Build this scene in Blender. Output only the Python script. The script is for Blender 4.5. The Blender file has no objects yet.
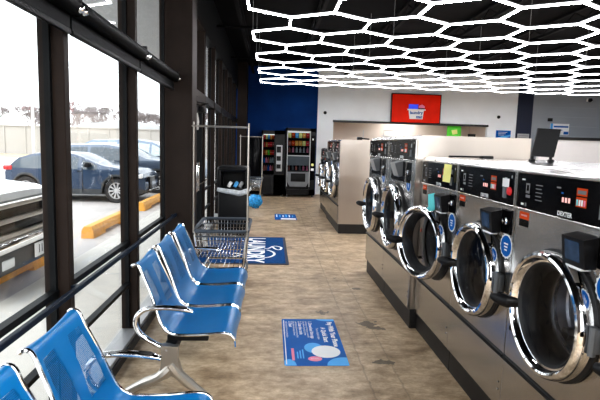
import bpy, bmesh, math, random
from mathutils import Vector, Matrix
random.seed(7)
C = bpy.context.scene.collection
PI = math.pi

# ------------------------------------------------------------------ materials
def mat(name, base, rough=.5, metal=0., var=.08, scale=6., bump=0., bscale=60., coat=0., emit=None, estr=0., stretch=(1,1,1), spec=.5):
    m = bpy.data.materials.new(name); m.use_nodes = True
    nt = m.node_tree; N = nt.nodes; Lk = nt.links
    b = N['Principled BSDF']
    tc = N.new('ShaderNodeTexCoord'); mp = N.new('ShaderNodeMapping'); mp.inputs['Scale'].default_value = stretch
    Lk.new(tc.outputs['Object'], mp.inputs['Vector'])
    nz = N.new('ShaderNodeTexNoise'); nz.inputs['Scale'].default_value = scale; nz.inputs['Detail'].default_value = 4
    Lk.new(mp.outputs[0], nz.inputs['Vector'])
    cr = N.new('ShaderNodeValToRGB')
    lo = [max(0, c*(1-var)) for c in base]; hi = [min(1, c*(1+var)) for c in base]
    cr.color_ramp.elements[0].position = .3; cr.color_ramp.elements[1].position = .7
    cr.color_ramp.elements[0].color = (*lo, 1); cr.color_ramp.elements[1].color = (*hi, 1)
    Lk.new(nz.outputs[0], cr.inputs[0]); Lk.new(cr.outputs[0], b.inputs['Base Color'])
    b.inputs['Roughness'].default_value = rough; b.inputs['Metallic'].default_value = metal
    b.inputs['Coat Weight'].default_value = coat; b.inputs['Coat Roughness'].default_value = .08
    b.inputs['Specular IOR Level'].default_value = spec
    if bump:
        n2 = N.new('ShaderNodeTexNoise'); n2.inputs['Scale'].default_value = bscale; Lk.new(mp.outputs[0], n2.inputs['Vector'])
        bp = N.new('ShaderNodeBump'); bp.inputs['Strength'].default_value = bump; bp.inputs['Distance'].default_value = .01
        Lk.new(n2.outputs[0], bp.inputs['Height']); Lk.new(bp.outputs[0], b.inputs['Normal'])
    if emit:
        b.inputs['Emission Color'].default_value = (*emit, 1); b.inputs['Emission Strength'].default_value = estr
    return m

def glass(name, tint, refl=.08, rough=.0, refl_col=(1,1,1), k=.5):
    m = bpy.data.materials.new(name); m.use_nodes = True
    nt = m.node_tree; N = nt.nodes; Lk = nt.links; N.remove(N['Principled BSDF'])
    out = N['Material Output']
    tr = N.new('ShaderNodeBsdfTransparent'); tr.inputs[0].default_value = (*tint, 1)
    gl = N.new('ShaderNodeBsdfGlossy'); gl.inputs['Roughness'].default_value = rough; gl.inputs[0].default_value = (*refl_col, 1)
    lw = N.new('ShaderNodeLayerWeight'); lw.inputs[0].default_value = .5
    fr = N.new('ShaderNodeMath'); fr.operation = 'POWER'; fr.inputs[1].default_value = 5.; Lk.new(lw.outputs['Facing'], fr.inputs[0])
    mu = N.new('ShaderNodeMath'); mu.operation = 'MULTIPLY_ADD'; mu.inputs[1].default_value = k; mu.inputs[2].default_value = refl
    mx = N.new('ShaderNodeMixShader')
    Lk.new(fr.outputs[0], mu.inputs[0]); Lk.new(mu.outputs[0], mx.inputs[0]); Lk.new(tr.outputs[0], mx.inputs[1]); Lk.new(gl.outputs[0], mx.inputs[2]); Lk.new(mx.outputs[0], out.inputs[0])
    return m

def emis(name, col, s):
    m = bpy.data.materials.new(name); m.use_nodes = True
    N = m.node_tree.nodes; b = N['Principled BSDF']
    b.inputs['Base Color'].default_value = (.8,.8,.8,1)
    b.inputs['Emission Color'].default_value = (*col, 1); b.inputs['Emission Strength'].default_value = s
    return m

M = {}
M['steel'] = mat('brushed_steel', (.54,.525,.505), .22, 1., .14, 2.5, .03, 25, stretch=(.6,.12,1))
M['steel_v'] = mat('brushed_steel_panel', (.52,.475,.435), .30, 1., .12, 2.2, .12, 30, stretch=(.4,.4,.08))
M['steel_dark'] = mat('drum_steel', (.62,.62,.64), .28, 1., .1, 12)
M['chrome'] = mat('chrome', (.82,.83,.85), .07, 1., .02)
M['cast'] = mat('cast_aluminium', (.50,.47,.43), .32, .9, .06, 8)
M['blackp'] = mat('black_plastic', (.008,.008,.009), .4, 0, .2, spec=.25)
M['panelblack'] = mat('black_gloss_panel', (.003,.003,.004), .15, 0, .2, spec=.10)
M['rubber'] = mat('black_rubber', (.014,.014,.015), .5, 0, .2)
M['plinth'] = mat('black_plinth', (.012,.011,.011), .45, 0, .3, 9)
M['frame'] = mat('bronze_frame', (.022,.015,.012), .55, .0, .15, 5, spec=.15)
M['framedark'] = mat('dark_frame', (.006,.007,.008), .5, .0, .15, 5, spec=.15)
M['rail'] = mat('navy_rail', (.006,.012,.024), .5, .0, .15, spec=.2)
M['blind'] = mat('black_blind', (.003,.004,.005), .55, 0, .2, spec=.1)
M['white'] = mat('white_wall', (.88,.92,.96), .6, 0, .03, 2)
M['beige'] = mat('beige_wall', (.66,.57,.50), .6, 0, .04, 2)
M['navy'] = mat('navy_wall', (.002,.038,.165), .6, 0, .15, 2, spec=.1)
M['navydk'] = mat('navy_dark', (.006,.012,.04), .5, 0, .15, 2)
M['blacktrim'] = mat('black_trim', (.01,.01,.012), .4, 0, .1)
M['ceil'] = mat('ceiling_black', (.004,.004,.005), .8, 0, .25, 3, spec=.1)
M['joist'] = mat('joist_grey', (.007,.007,.008), .7, 0, .2, 3, spec=.1)
M['cabwhite'] = mat('white_panel', (.80,.79,.80), .35, 0, .03, 2)
M['sill'] = mat('sill_metal', (.42,.42,.42), .4, .5, .1)
M['paper_w'] = mat('white_print', (.88,.89,.90), .5, 0, .02, spec=.15)
M['orange'] = mat('orange_print', (.60,.07,.010), .6, 0, .05, spec=.1)
M['red'] = mat('red_print', (.75,.03,.04), .5, 0, .05)
M['blue_p'] = mat('blue_print', (.003,.12,.44), .5, 0, .08, spec=.1)
M['blue_l'] = mat('light_blue_print', (.12,.45,.85), .5, 0, .08, spec=.1)
M['yellow'] = mat('yellow_paper', (.88,.85,.30), .6, 0, .03)
M['cyan'] = mat('cyan_card', (.15,.72,.75), .5, 0, .05)
M['pink'] = mat('pink_print', (.85,.25,.38), .5, 0, .05)
M['grey'] = mat('grey_plastic', (.16,.17,.18), .45, 0, .1)
M['greyl'] = mat('light_grey_plastic', (.42,.43,.44), .45, 0, .1)
M['bumper'] = mat('blue_grey_bumper', (.045,.06,.08), .5, 0, .1)
M['legend'] = mat('panel_legend', (.20,.20,.21), .5, 0, .1, spec=.2)
M['green'] = mat('green_poster', (.12,.75,.04), .5, 0, .1, 10)
M['screen'] = mat('reader_screen', (.03,.05,.09), .15, 0, .3, 20, emit=(.25,.45,.7), estr=.02, spec=.1)
M['amber'] = emis('amber_digits', (1,.08,.003), .35)
M['tube'] = emis('led_diffuser', (.97,.97,1.), 22)
M['tubeside'] = emis('led_side', (.96,.95,1.), 2.2)
M['tubeblk'] = mat('led_top_shield', (.02,.02,.02), .5)  # black tube top, added to block upward light and keep the ceiling dark
M['pane'] = glass('window_glass', (.97,.98,.98), .02)
M['porthole'] = glass('porthole_glass', (.72,.74,.78), .03, k=.18)
M['vendglass'] = glass('vending_glass', (.75,.78,.80), .0, k=.1)
M['carglass'] = mat('car_glass', (.05,.075,.10), .12, 0, .1, spec=.4)
M['carglass2'] = mat('car_glass_pale', (.42,.52,.54), .1, 0, .1, coat=.5)
M['carblue'] = mat('car_paint_blue', (.026,.052,.100), .25, .2, .05, coat=.5, spec=.3)
M['carsilver'] = mat('car_paint_grey_blue', (.12,.17,.24), .3, .3, .05, coat=.4)
M['carslate'] = mat('car_paint_slate', (.07,.10,.15), .3, .3, .05, coat=.4)
M['carwhite'] = mat('car_paint_white', (.85,.86,.86), .3, 0, .02, coat=.6)
M['tyre'] = mat('tyre', (.02,.02,.022), .7, 0, .1)
M['cladding'] = mat('grey_cladding', (.045,.05,.055), .6, 0, .1)
M['rim'] = mat('wheel_silver', (.62,.62,.63), .3, .3, .05)
M['taillight'] = mat('tail_light', (.5,.02,.02), .2)
M['headlight'] = mat('head_light', (.75,.78,.8), .12, .3)
M['stopyel'] = mat('yellow_curb_paint', (.85,.42,.08), .6, 0, .12, 12)
M['asphalt'] = mat('asphalt_pale', (.50,.47,.455), .85, 0, .10, 1.2)
M['walk'] = mat('sidewalk', (.64,.62,.58), .8, 0, .05, 2)
M['fence'] = mat('white_fence', (.44,.42,.395), .7, 0, .05, .4)
M['dry'] = mat('dry_grass', (.45,.38,.26), .9, 0, .2, 1)
M['bark'] = mat('bare_branches', (.34,.30,.29), .9, 0, .15)
M['barkred'] = mat('red_branches', (.30,.16,.15), .9, 0, .15)
M['pole'] = mat('weathered_pole', (.55,.54,.53), .8)
M['soffit'] = mat('canopy_soffit', (.55,.57,.58), .6, 0, .05)
M['brick_red'] = mat('muted_red', (.35,.10,.08), .6)
M['bag'] = mat('bin_liner', (.55,.58,.60), .35, 0, .25, 25, .5, 40)
M['bagblue'] = mat('blue_bag', (.03,.32,.75), .4, 0, .5, 30)
M['ribbon'] = mat('grey_ribbon', (.45,.44,.42), .6)

def floor_mat():
    m = bpy.data.materials.new('worn_concrete_floor'); m.use_nodes = True
    nt = m.node_tree; N = nt.nodes; L = nt.links; b = N['Principled BSDF']
    tc = N.new('ShaderNodeTexCoord')
    def noise(sc, st=(1,1,1), det=6, rgh=.6):
        mp = N.new('ShaderNodeMapping'); mp.inputs['Scale'].default_value = st; L.new(tc.outputs['Object'], mp.inputs[0])
        n = N.new('ShaderNodeTexNoise'); n.inputs['Scale'].default_value = sc; n.inputs['Detail'].default_value = det; n.inputs['Roughness'].default_value = rgh
        L.new(mp.outputs[0], n.inputs['Vector']); return n
    n1 = noise(3.0, (.8,1.3,1), 10, .72)
    cr = N.new('ShaderNodeValToRGB'); L.new(n1.outputs[0], cr.inputs[0])
    e = cr.color_ramp.elements; e[0].position = .30; e[0].color = (.22,.15,.09,1); e[1].position = .72; e[1].color = (.80,.66,.48,1)
    k = cr.color_ramp.elements.new(.5); k.color = (.53,.41,.28,1)
    n2 = noise(10, (.8,1.3,1), 9, .8)
    cr2 = N.new('ShaderNodeValToRGB'); L.new(n2.outputs[0], cr2.inputs[0])
    cr2.color_ramp.elements[0].position = .32; cr2.color_ramp.elements[0].color = (.42,.35,.28,1); cr2.color_ramp.elements[1].position = .62; cr2.color_ramp.elements[1].color = (1.05,1.05,1.05,1)
    mx = N.new('ShaderNodeMix'); mx.data_type = 'RGBA'; mx.blend_type = 'MULTIPLY'; mx.inputs[0].default_value = .85
    L.new(cr.outputs[0], mx.inputs[6]); L.new(cr2.outputs[0], mx.inputs[7])
    # saw-cut joints and old tile lines
    sep = N.new('ShaderNodeSeparateXYZ'); L.new(tc.outputs['Object'], sep.inputs[0])
    def mth(op, a, bb=None, c=None):
        n = N.new('ShaderNodeMath'); n.operation = op
        for i, v in enumerate((a, bb, c)):
            if v is None: continue
            if isinstance(v, (int, float)): n.inputs[i].default_value = v
            else: L.new(v, n.inputs[i])
        return n.outputs[0]
    wob = mth('MULTIPLY', mth('SUBTRACT', n2.outputs[0], .5), .07)
    def joint(axis, off, per, w):
        t = mth('ADD', sep.outputs[axis], wob)
        t = mth('PINGPONG', mth('SUBTRACT', t, off), per/2)
        return mth('LESS_THAN', t, w)
    j = mth('MAXIMUM', joint(1, 4.13, 9, .007), joint(0, .66, 6, .006))
    j2 = joint(0, .87, 6, .005)
    j = mth('MULTIPLY', mth('MAXIMUM', j, j2), mth('MULTIPLY', n1.outputs[0], .55))
    # dark stains
    b.inputs['Specular IOR Level'].default_value = .28
    nS = noise(14, (1,1,1), 3, .5)
    st = None
    for (sx, sy, r) in ((.86,3.90,.085),(.905,3.79,.07),(.80,3.17,.04),(.87,3.16,.03),(.50,4.17,.05),(.93,4.9,.04),(.75,5.3,.03),(.3,6.9,.03)):
        dx = mth('SUBTRACT', sep.outputs[0], sx); dy = mth('SUBTRACT', sep.outputs[1], sy)
        d = mth('SQRT', mth('ADD', mth('MULTIPLY', dx, dx), mth('MULTIPLY', dy, dy)))
        d = mth('ADD', d, mth('MULTIPLY', mth('SUBTRACT', nS.outputs[0], .5), .22))
        s = mth('LESS_THAN', d, r*.8)
        st = s if st is None else mth('MAXIMUM', st, s)
    mask = mth('MAXIMUM', j, mth('MULTIPLY', st, .72))
    m2 = N.new('ShaderNodeMix'); m2.data_type = 'RGBA'; L.new(mask, m2.inputs[0]); L.new(mx.outputs[2], m2.inputs[6]); m2.inputs[7].default_value = (.05,.045,.04,1)
    L.new(m2.outputs[2], b.inputs['Base Color'])
    r = N.new('ShaderNodeMapRange'); L.new(n1.outputs[0], r.inputs[0]); r.inputs[3].default_value = .28; r.inputs[4].default_value = .5; L.new(r.outputs[0], b.inputs['Roughness'])
    bp = N.new('ShaderNodeBump'); bp.inputs['Strength'].default_value = .12; bp.inputs['Distance'].default_value = .01; L.new(n2.outputs[0], bp.inputs['Height']); L.new(bp.outputs[0], b.inputs['Normal'])
    return m
M['floor'] = floor_mat()

def seat_mat():
    m = mat('blue_perforated_steel', (.001,.16,.42), .28, .0, .05, 4, coat=.12, spec=.3)
    nt = m.node_tree; N = nt.nodes; L = nt.links; b = N['Principled BSDF']; out = N['Material Output']
    tc = N.new('ShaderNodeTexCoord'); sep = N.new('ShaderNodeSeparateXYZ'); L.new(tc.outputs['Object'], sep.inputs[0])
    def mth(op, a, bb=None):
        n = N.new('ShaderNodeMath'); n.operation = op
        for i, v in enumerate((a, bb)):
            if v is None: continue
            if isinstance(v, (int, float)): n.inputs[i].default_value = v
            else: L.new(v, n.inputs[i])
        return n.outputs[0]
    fy = mth('SUBTRACT', mth('PINGPONG', sep.outputs[1], .0055), 0); fz = mth('PINGPONG', sep.outputs[2], .0055)
    dy = mth('SUBTRACT', fy, .0028); dz = mth('SUBTRACT', fz, .0028)
    hole = mth('LESS_THAN', mth('ADD', mth('MULTIPLY', dy, dy), mth('MULTIPLY', dz, dz)), 0.0000042)
    band = mth('LESS_THAN', mth('ABSOLUTE', mth('SUBTRACT', mth('ABSOLUTE', sep.outputs[1]), .105)), mth('SUBTRACT', .085, mth('MULTIPLY', .10, sep.outputs[2])))
    up = mth('GREATER_THAN', sep.outputs[2], .10); dn = mth('LESS_THAN', sep.outputs[2], .34)
    k = mth('MULTIPLY', mth('MULTIPLY', hole, band), mth('MULTIPLY', up, dn))
    tr = N.new('ShaderNodeBsdfTransparent'); mx = N.new('ShaderNodeMixShader'); L.new(k, mx.inputs[0]); L.new(b.outputs[0], mx.inputs[1]); L.new(tr.outputs[0], mx.inputs[2]); L.new(mx.outputs[0], out.inputs[0])
    return m
M['seat'] = seat_mat()

def plank_mat():
    m = mat('grey_plank_wall', (.33,.36,.40), .55, 0, .04, 1.5)
    nt = m.node_tree; N = nt.nodes; L = nt.links; b = N['Principled BSDF']
    tc = N.new('ShaderNodeTexCoord'); wv = N.new('ShaderNodeTexWave'); wv.bands_direction = 'Z'; wv.wave_profile = 'SAW'; wv.inputs['Scale'].default_value = 1.1
    L.new(tc.outputs['Object'], wv.inputs[0]); bp = N.new('ShaderNodeBump'); bp.inputs['Strength'].default_value = .6; bp.inputs['Distance'].default_value = .02
    L.new(wv.outputs[0], bp.inputs['Height']); L.new(bp.outputs[0], b.inputs['Normal']); return m
M['plank'] = plank_mat()

# ------------------------------------------------------------------ mesh builder
class MB:
    def __init__(s): s.v = []; s.f = []; s.m = []; s.mats = []; s.cur = 0
    def use(s, key):
        k = M[key] if isinstance(key, str) else key
        if k not in s.mats: s.mats.append(k)
        s.cur = s.mats.index(k); return s
    def add(s, vs, fs):
        o = len(s.v); s.v += [tuple(p) for p in vs]
        for f in fs: s.f.append(tuple(o+i for i in f)); s.m.append(s.cur)
        return s
    def box(s, x0, x1, y0, y1, z0, z1, bev=0., seg=2, mtx=None):
        bm = bmesh.new(); bmesh.ops.create_cube(bm, size=1)
        for v in bm.verts: v.co = Vector(((x0+x1)/2+v.co.x*(x1-x0), (y0+y1)/2+v.co.y*(y1-y0), (z0+z1)/2+v.co.z*(z1-z0)))
        if bev: bmesh.ops.bevel(bm, geom=list(bm.edges), offset=min(bev, .49*min(abs(x1-x0), abs(y1-y0), abs(z1-z0))), segments=seg, affect='EDGES', profile=.5)
        if mtx: bmesh.ops.transform(bm, matrix=mtx, verts=bm.verts)
        bm.verts.index_update(); s.add([v.co.copy() for v in bm.verts], [[v.index for v in f.verts] for f in bm.faces]); bm.free(); return s
    def tube(s, pts, r, n=8, cap=True, closed=False, flat=1.):
        P = [Vector(p) for p in pts]; R = r if isinstance(r, (list, tuple)) else [r]*len(P)
        rings = []; up = None; L = len(P)
        for i in range(L):
            if closed: t = (P[(i+1) % L]-P[i-1]).normalized()
            else: t = (P[min(i+1, L-1)]-P[max(i-1, 0)]).normalized()
            if up is None:
                a = Vector((0,0,1)) if abs(t.z) < .9 else Vector((0,1,0)); up = (a-t*a.dot(t)).normalized()
            else: up = (up-t*up.dot(t)).normalized()
            sd = t.cross(up)
            rings.append([P[i]+R[i]*(math.cos(2*PI*k/n)*sd+math.sin(2*PI*k/n)*up*flat) for k in range(n)])
        vs = [p for rg in rings for p in rg]; fs = []
        for i in range(L if closed else L-1):
            a = i*n; b = ((i+1) % L)*n
            for k in range(n): fs.append((a+k, a+(k+1) % n, b+(k+1) % n, b+k))
        if cap and not closed: fs += [tuple(range(n))[::-1], tuple((L-1)*n+k for k in range(n))]
        return s.add(vs, fs)
    def lathe(s, prof, o, ax, n=48, closed=False):
        # prof: (radius, along axis); o origin; ax axis
        A = Vector(ax).normalized(); U = A.orthogonal().normalized()
        if abs(A.x) > .9: U = Vector((0,0,1))
        if abs(A.z) > .9: U = Vector((1,0,0))
        V = A.cross(U); O = Vector(o); vs = []; fs = []
        for (r, h) in prof:
            for k in range(n):
                t = 2*PI*k/n; vs.append(O+A*h+r*(math.cos(t)*U+math.sin(t)*V))
        for i in range(len(prof)-1+(1 if closed else 0)):
            a = i*n; b = ((i+1) % len(prof))*n
            for k in range(n): fs.append((a+k, a+(k+1) % n, b+(k+1) % n, b+k))
        if not closed:
            if prof[0][0] > 1e-5: pass
        return s.add(vs, fs)
    def disc(s, r, o, ax, n=40, rf=None):
        A = Vector(ax).normalized(); U = Vector((0,0,1)) if abs(A.x) > .9 or abs(A.y) > .9 else Vector((1,0,0)); V = A.cross(U); O = Vector(o)
        vs = [O+(r*(rf(k) if rf else 1))*(math.cos(2*PI*k/n)*U+math.sin(2*PI*k/n)*V) for k in range(n)]
        return s.add([O]+vs, [(0, 1+k, 1+(k+1) % n) for k in range(n)])
    def prism(s, poly, ax, d0, d1):
        # poly: 2D; ax 'x': poly=(y,z), 'y': (x,z), 'z': (x,y)
        def P(p, d): return {'x': (d, p[0], p[1]), 'y': (p[0], d, p[1]), 'z': (p[0], p[1], d)}[ax]
        n = len(poly); vs = [P(p, d0) for p in poly]+[P(p, d1) for p in poly]
        fs = [tuple(range(n))[::-1], tuple(range(n, 2*n))]+[(i, (i+1) % n, n+(i+1) % n, n+i) for i in range(n)]
        return s.add(vs, fs)
    def quad(s, a, b, c, d): return s.add([a, b, c, d], [(0,1,2,3)])
    def text(s, txt, size, o, right, up, align='CENTER', bold=0., off=0.):
        cu = bpy.data.curves.new('t', 'FONT'); cu.body = txt; cu.size = size; cu.align_x = align; cu.align_y = 'CENTER'; cu.resolution_u = 2; cu.offset = bold
        ob = bpy.data.objects.new('t', cu); C.objects.link(ob); bpy.context.view_layer.update()
        me = ob.evaluated_get(bpy.context.evaluated_depsgraph_get()).to_mesh()
        R = Vector(right).normalized(); U = Vector(up).normalized(); Nn = R.cross(U); O = Vector(o)+Nn*off
        vs = [O+R*v.co.x+U*v.co.y for v in me.vertices]; fs = [tuple(p.vertices) for p in me.polygons]
        s.add(vs, fs); ob.to_mesh_clear(); bpy.data.objects.remove(ob); bpy.data.curves.remove(cu); return s
    def build(s, name, parent=None, smooth=True, ang=35, default=None, loc=None):
        me = bpy.data.meshes.new(name); me.from_pydata(s.v, [], s.f)
        for k in s.mats: me.materials.append(k)
        for p, i in zip(me.polygons, s.m): p.material_index = i; p.use_smooth = smooth
        bm = bmesh.new(); bm.from_mesh(me); bmesh.ops.recalc_face_normals(bm, faces=bm.faces); bm.to_mesh(me); bm.free()
        if smooth: me.set_sharp_from_angle(angle=math.radians(ang))
        me.update(); o = bpy.data.objects.new(name, me); C.objects.link(o)
        if parent: o.parent = parent
        if loc: o.location = loc
        return o

def tag(o, label, cat, group=None, kind=None):
    o['label'] = label; o['category'] = cat
    if group: o['group'] = group
    if kind: o['kind'] = kind
    return o
def empty(name, loc, rz=0.):
    o = bpy.data.objects.new(name, None); C.objects.link(o); o.location = loc; o.rotation_euler = (0,0,rz); o.empty_display_size = .1; return o
def struct(o, label=None):
    o['kind'] = 'structure'
    if label: o['label'] = label; o['category'] = 'building part'
    return o
def kids(o): return [c for c in bpy.data.objects if c.parent == o]
def copy_tree(o, parent=None):
    c = o.copy(); C.objects.link(c); c.parent = parent
    for ch in kids(o):
        copy_tree(ch, c)
    return c
def smoothpath(P, k=4):
    out = []; P = [Vector(p) for p in P]
    for i in range(len(P)-1):
        p0 = P[max(i-1,0)]; p1 = P[i]; p2 = P[i+1]; p3 = P[min(i+2, len(P)-1)]
        for j in range(k):
            t = j/k; out.append(.5*((2*p1)+(p2-p0)*t+(2*p0-5*p1+4*p2-p3)*t*t+(3*p1-p0-3*p2+p3)*t**3))
    out.append(P[-1]); return out

# ------------------------------------------------------------------ camera
CAMH = 1.5
def make_camera():
    yaw, pitch, roll, f = .0636, .1154, .0293, 480.83
    cy, sy = math.cos(yaw), math.sin(yaw)
    fw = Vector((sy*math.cos(pitch), cy*math.cos(pitch), -math.sin(pitch))); r = Vector((cy, -sy, 0)); u = r.cross(fw)
    c, s = math.cos(roll), math.sin(roll); r2 = c*r+s*u; u2 = -s*r+c*u
    cam = bpy.data.cameras.new('camera'); o = bpy.data.objects.new('camera', cam); C.objects.link(o)
    m = Matrix((( r2.x, u2.x, -fw.x, 0), (r2.y, u2.y, -fw.y, 0), (r2.z, u2.z, -fw.z, CAMH), (0,0,0,1)))
    o.matrix_world = m; cam.sensor_width = 36; cam.lens = 36*f/600; cam.clip_start = .05; cam.clip_end = 400
    bpy.context.scene.camera = o
make_camera()

# ------------------------------------------------------------------ the room shell
XL = -.97; YB = 14.5; ZC = 3.75; XR = 12.; YN = -4.
struct(MB().use('floor').box(XL-.12, XR, YN, YB+1.6, -.12, 0).build('floor'), 'worn tan concrete floor of the laundromat')
struct(MB().use('ceil').box(XL-.14, XR, YN, YB+1.6, ZC, ZC+.1).build('ceiling'), 'black painted open ceiling')
b = MB().use('navy').box(XL-.12, 1.37, YB, YB+.12, 0, ZC)
struct(b.build('wall_back_left'), 'navy blue back wall behind the vending machines')
b = MB().use('white').box(1.37, 1.86, YB, YB+.12, 0, ZC).box(1.86, 6.6, YB, YB+.12, 2.24, ZC).box(6.6, 7.5, YB, YB+.12, 0, ZC).box(1.86, 6.6, YB, YB+.12, 0, 1.0)
struct(b.build('wall_back'), 'white back wall with a wide service opening')
b = MB().use('beige').box(1.7, 6.8, YB+1.3, YB+1.4, 0, 2.6).box(1.74, 1.86, YB+.12, YB+1.3, 0, 2.5).box(6.6, 6.72, YB+.12, YB+1.3, 0, 2.5).box(1.7, 6.8, YB+.12, YB+1.4, 2.5, 2.6)
struct(b.build('wall_recess'), 'beige wall inside the service opening')
struct(MB().use('blacktrim').box(1.84, 6.62, YB-.03, YB+.13, 2.19, 2.25).build('trim_1'), 'black strip along the top of the service opening')
struct(MB().use('navydk').box(7.5, 7.98, YB-.02, YB+.12, 0, ZC).build('wall_pier'), 'dark navy pier between the white wall and the grey planked wall')
struct(MB().use('plank').box(7.98, XR, YB, YB+.12, 0, ZC).build('wall_back_right'), 'grey planked back wall at the right')
struct(MB().use('white').box(XR, XR+.1, YN, YB+.1, 0, ZC).build('wall_right'))
struct(MB().use('white').box(XL-.1, XR, YN-.1, YN, 0, ZC).build('wall_front'))
b = MB().use('cabwhite').box(7.6, XR, 13.3, 13.42, 0, 1.84).use('blacktrim').box(7.56, XR, 13.26, 13.46, 1.84, 1.92)
struct(b.build('wall_partition'), 'white half-height partition with a black cap')

struct(MB().use('frame').box(XL, -.70, 13.9, YB, 0, ZC).build('wall_return'), 'dark brown wall return in the back left corner')
# ---- glazed wall on the left
XO = -1.09; XG = -1.04
edges = [-1.18, .02, 1.22, 2.42, 3.62, 4.83]
n = 1
def window_bay(y0, y1, idx, low=True):
    """y0..y1 clear opening; its near mullion stands at y0-.06..y0"""
    f = MB().use('frame').box(XO, XL, y0-.06, y0, 0, 3.1, .004, 1)
    f.use('framedark').box(XG-.014, XG+.014, y0, y0+.022, .1, 3.05)
    f.use('framedark').box(XG-.014, XG+.014, y1-.082, y1-.06, .1, 3.05)
    f.use('framedark').box(XO, XL, y0, y1-.06, 2.05, 2.17, .004, 1).box(XO, XL, y0, y1-.06, 3.05, 3.1)
    f.use('sill').box(XO, XL, y0, y1-.06, 0, .085, .004, 1)
    o = struct(f.build('window_%d' % idx), None)
    MB().use('framedark').box(XG-.02, XG+.02, y0, y1-.06, .725, .757).build('crossbar', o)
    MB().use('framedark').box(XG-.02, XG+.02, y0, y1-.06, .418, .443).build('crossbar', o)
    MB().use('pane').box(XG-.003, XG+.003, y0, y1-.06, .085, 2.05).build('pane', o)
    MB().use('pane').box(XG-.003, XG+.003, y0, y1-.06, 2.17, 3.05).build('pane', o)
    return o
for i in range(5): window_bay(edges[i], edges[i+1], i+1)
struct(MB().use('frame').box(XO, -.775, 4.83, 5.13, 0, ZC, .006, 1).build('wall_pier_steel'), 'dark brown steel pier between the windows and the door')
struct(MB().use('framedark').box(XO, XL, YN, 4.83, 3.1, ZC).box(XO, XL, 5.13, YB, 3.1, ZC).build('wall_left_upper'), 'dark fascia above the shop windows')
struct(MB().use('frame').box(XO, XL, YN, -1.24, 0, 3.1).build('wall_left_rear'))
# entrance: two glazed door leaves
def door_leaf(y0, y1, idx):
    f = MB().use('framedark').box(XO+.02, XL-.02, y0, y0+.09, .01, 1.98, .003, 1).box(XO+.02, XL-.02, y1-.09, y1, .01, 1.98, .003, 1).box(XO+.02, XL-.02, y0, y1, .01, .2).box(XO+.02, XL-.02, y0, y1, 1.9, 1.98)
    o = struct(f.build('door_%d' % idx), 'glazed entrance door leaf in a dark frame')
    MB().use('pane').box(XG-.003, XG+.003, y0+.09, y1-.09, .2, 1.9).build('pane', o)
    yy = y0+.07 if idx == 2 else y1-.07
    MB().use('chrome').tube([(XL-.02, yy, .85), (XL+.05, yy, .87), (XL+.05, yy, 1.23), (XL-.02, yy, 1.25)], .012).build('handle', o)
    MB().use('chrome').tube([(XL+.045, y0+.1, .95), (XL+.045, y1-.1, .95)], .014).build('push_bar', o)
    a = MB().use('blackp').box(XL-.02, XL+.05, y1-.4 if idx == 2 else y0+.1, y1-.1 if idx == 2 else y0+.4, 1.90, 1.97, .008)
    a.tube([(XL+.03, y0+.45, 1.985), (XL+.14, y0+.25, 1.99), (XL+.02, y0+.1, 1.995)], .009)
    a.build('door_closer', o)
door_leaf(5.22, 6.16, 1); door_leaf(6.18, 7.12, 2)
f = MB().use('frame').box(XO, XL, 5.13, 5.21, 0, 3.1).box(XO, XL, 7.13, 7.21, 0, 3.1).box(XO, XL, 5.21, 7.13, 1.99, 2.17).box(XO, XL, 5.21, 7.13, 3.05, 3.1).box(XO, XL, 6.14, 6.2, 2.17, 3.05)
o = struct(f.build('trim_2'), 'dark door frame with a transom light above')
MB().use('pane').box(XG-.003, XG+.003, 5.21, 7.13, 2.17, 3.05).build('pane', o)
yy = 7.21; k = 6
while yy < YB-.3:
    y2 = min(yy+1.2, YB-.02); window_bay(yy+.06, y2, k); yy = y2; k += 1
# ribbons on the closer
for i, (y, z) in enumerate(((5.6, 1.86), (5.95, 1.84))):
    tag(MB().use('ribbon').tube([(XL+.07, y, z), (XL+.08, y+.01, z-.1), (XL+.075, y+.03, z-.2)], [.012,.02,.014], 6).build('ribbon'), ('grey cloth ribbon tied to the door closer, nearer one', 'grey cloth ribbon tied to the door closer, farther one')[i], 'ribbon')
# inner rail
r = MB().use('rail').box(-.942, -.920, -1.2, 4.86, .750, .778, .003, 1)
for y in edges[:]: r.box(-.975, -.925, y-.045, y-.015, .755, .772)
struct(r.build('trim_3'), 'dark navy guard rail running along the inside of the windows')
struct(MB().use('blacktrim').box(-.97, -.955, -1.2, 4.83, 0, .06).box(-.97, -.955, 7.21, YB, 0, .1).build('baseboard_left'), 'black baseboard below the windows')

# roller blinds
def blind(y0, y1, label):
    t = empty('roller_blind', (-.925, (y0+y1)/2, 1.99)); w = (y1-y0)/2-.012
    MB().use('blind').tube([(0,-w,.115),(0,w,.115)], .042, 16).build('roller', t)
    MB().use('blind').box(-.03, -.02, -w, w, .005, .12).use('framedark').box(-.035, -.013, -w, w, -.012, .012, .004).build('blind_fabric', t)
    for s in (-1, 1):
        q = MB().use('chrome').lathe([(0,.010),(.018,.010),(.021,.004),(.021,-.004),(0,-.004)], (0, s*(w+.004), .115), (0,s,0), 16).use('blackp').box(-.045, .03, s*(w+.004)-.004, s*(w+.004)+.004, .08, .17)
        q.use('chrome').lathe([(0.001,.022),(.012,.022),(.016,.016),(.019,.006),(.019,0)], (.030, s*(w-.012), .10), (1,0,0), 16)
        q.build('bracket', t)
    tag(t, label, 'blind', 'roller blinds above the shop windows')
names = ['rolled up black roller blind over the window nearest the camera','rolled up black roller blind over the window beside the closest bench','rolled up black roller blind over the window showing the pickup truck','rolled up black roller blind over the window showing the front wheel of the blue car','rolled up black roller blind over the narrow-looking window next to the brown steel pier']
for i in range(1, 5): blind(edges[i]-.03, edges[i+1]-.03, names[i])

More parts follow.
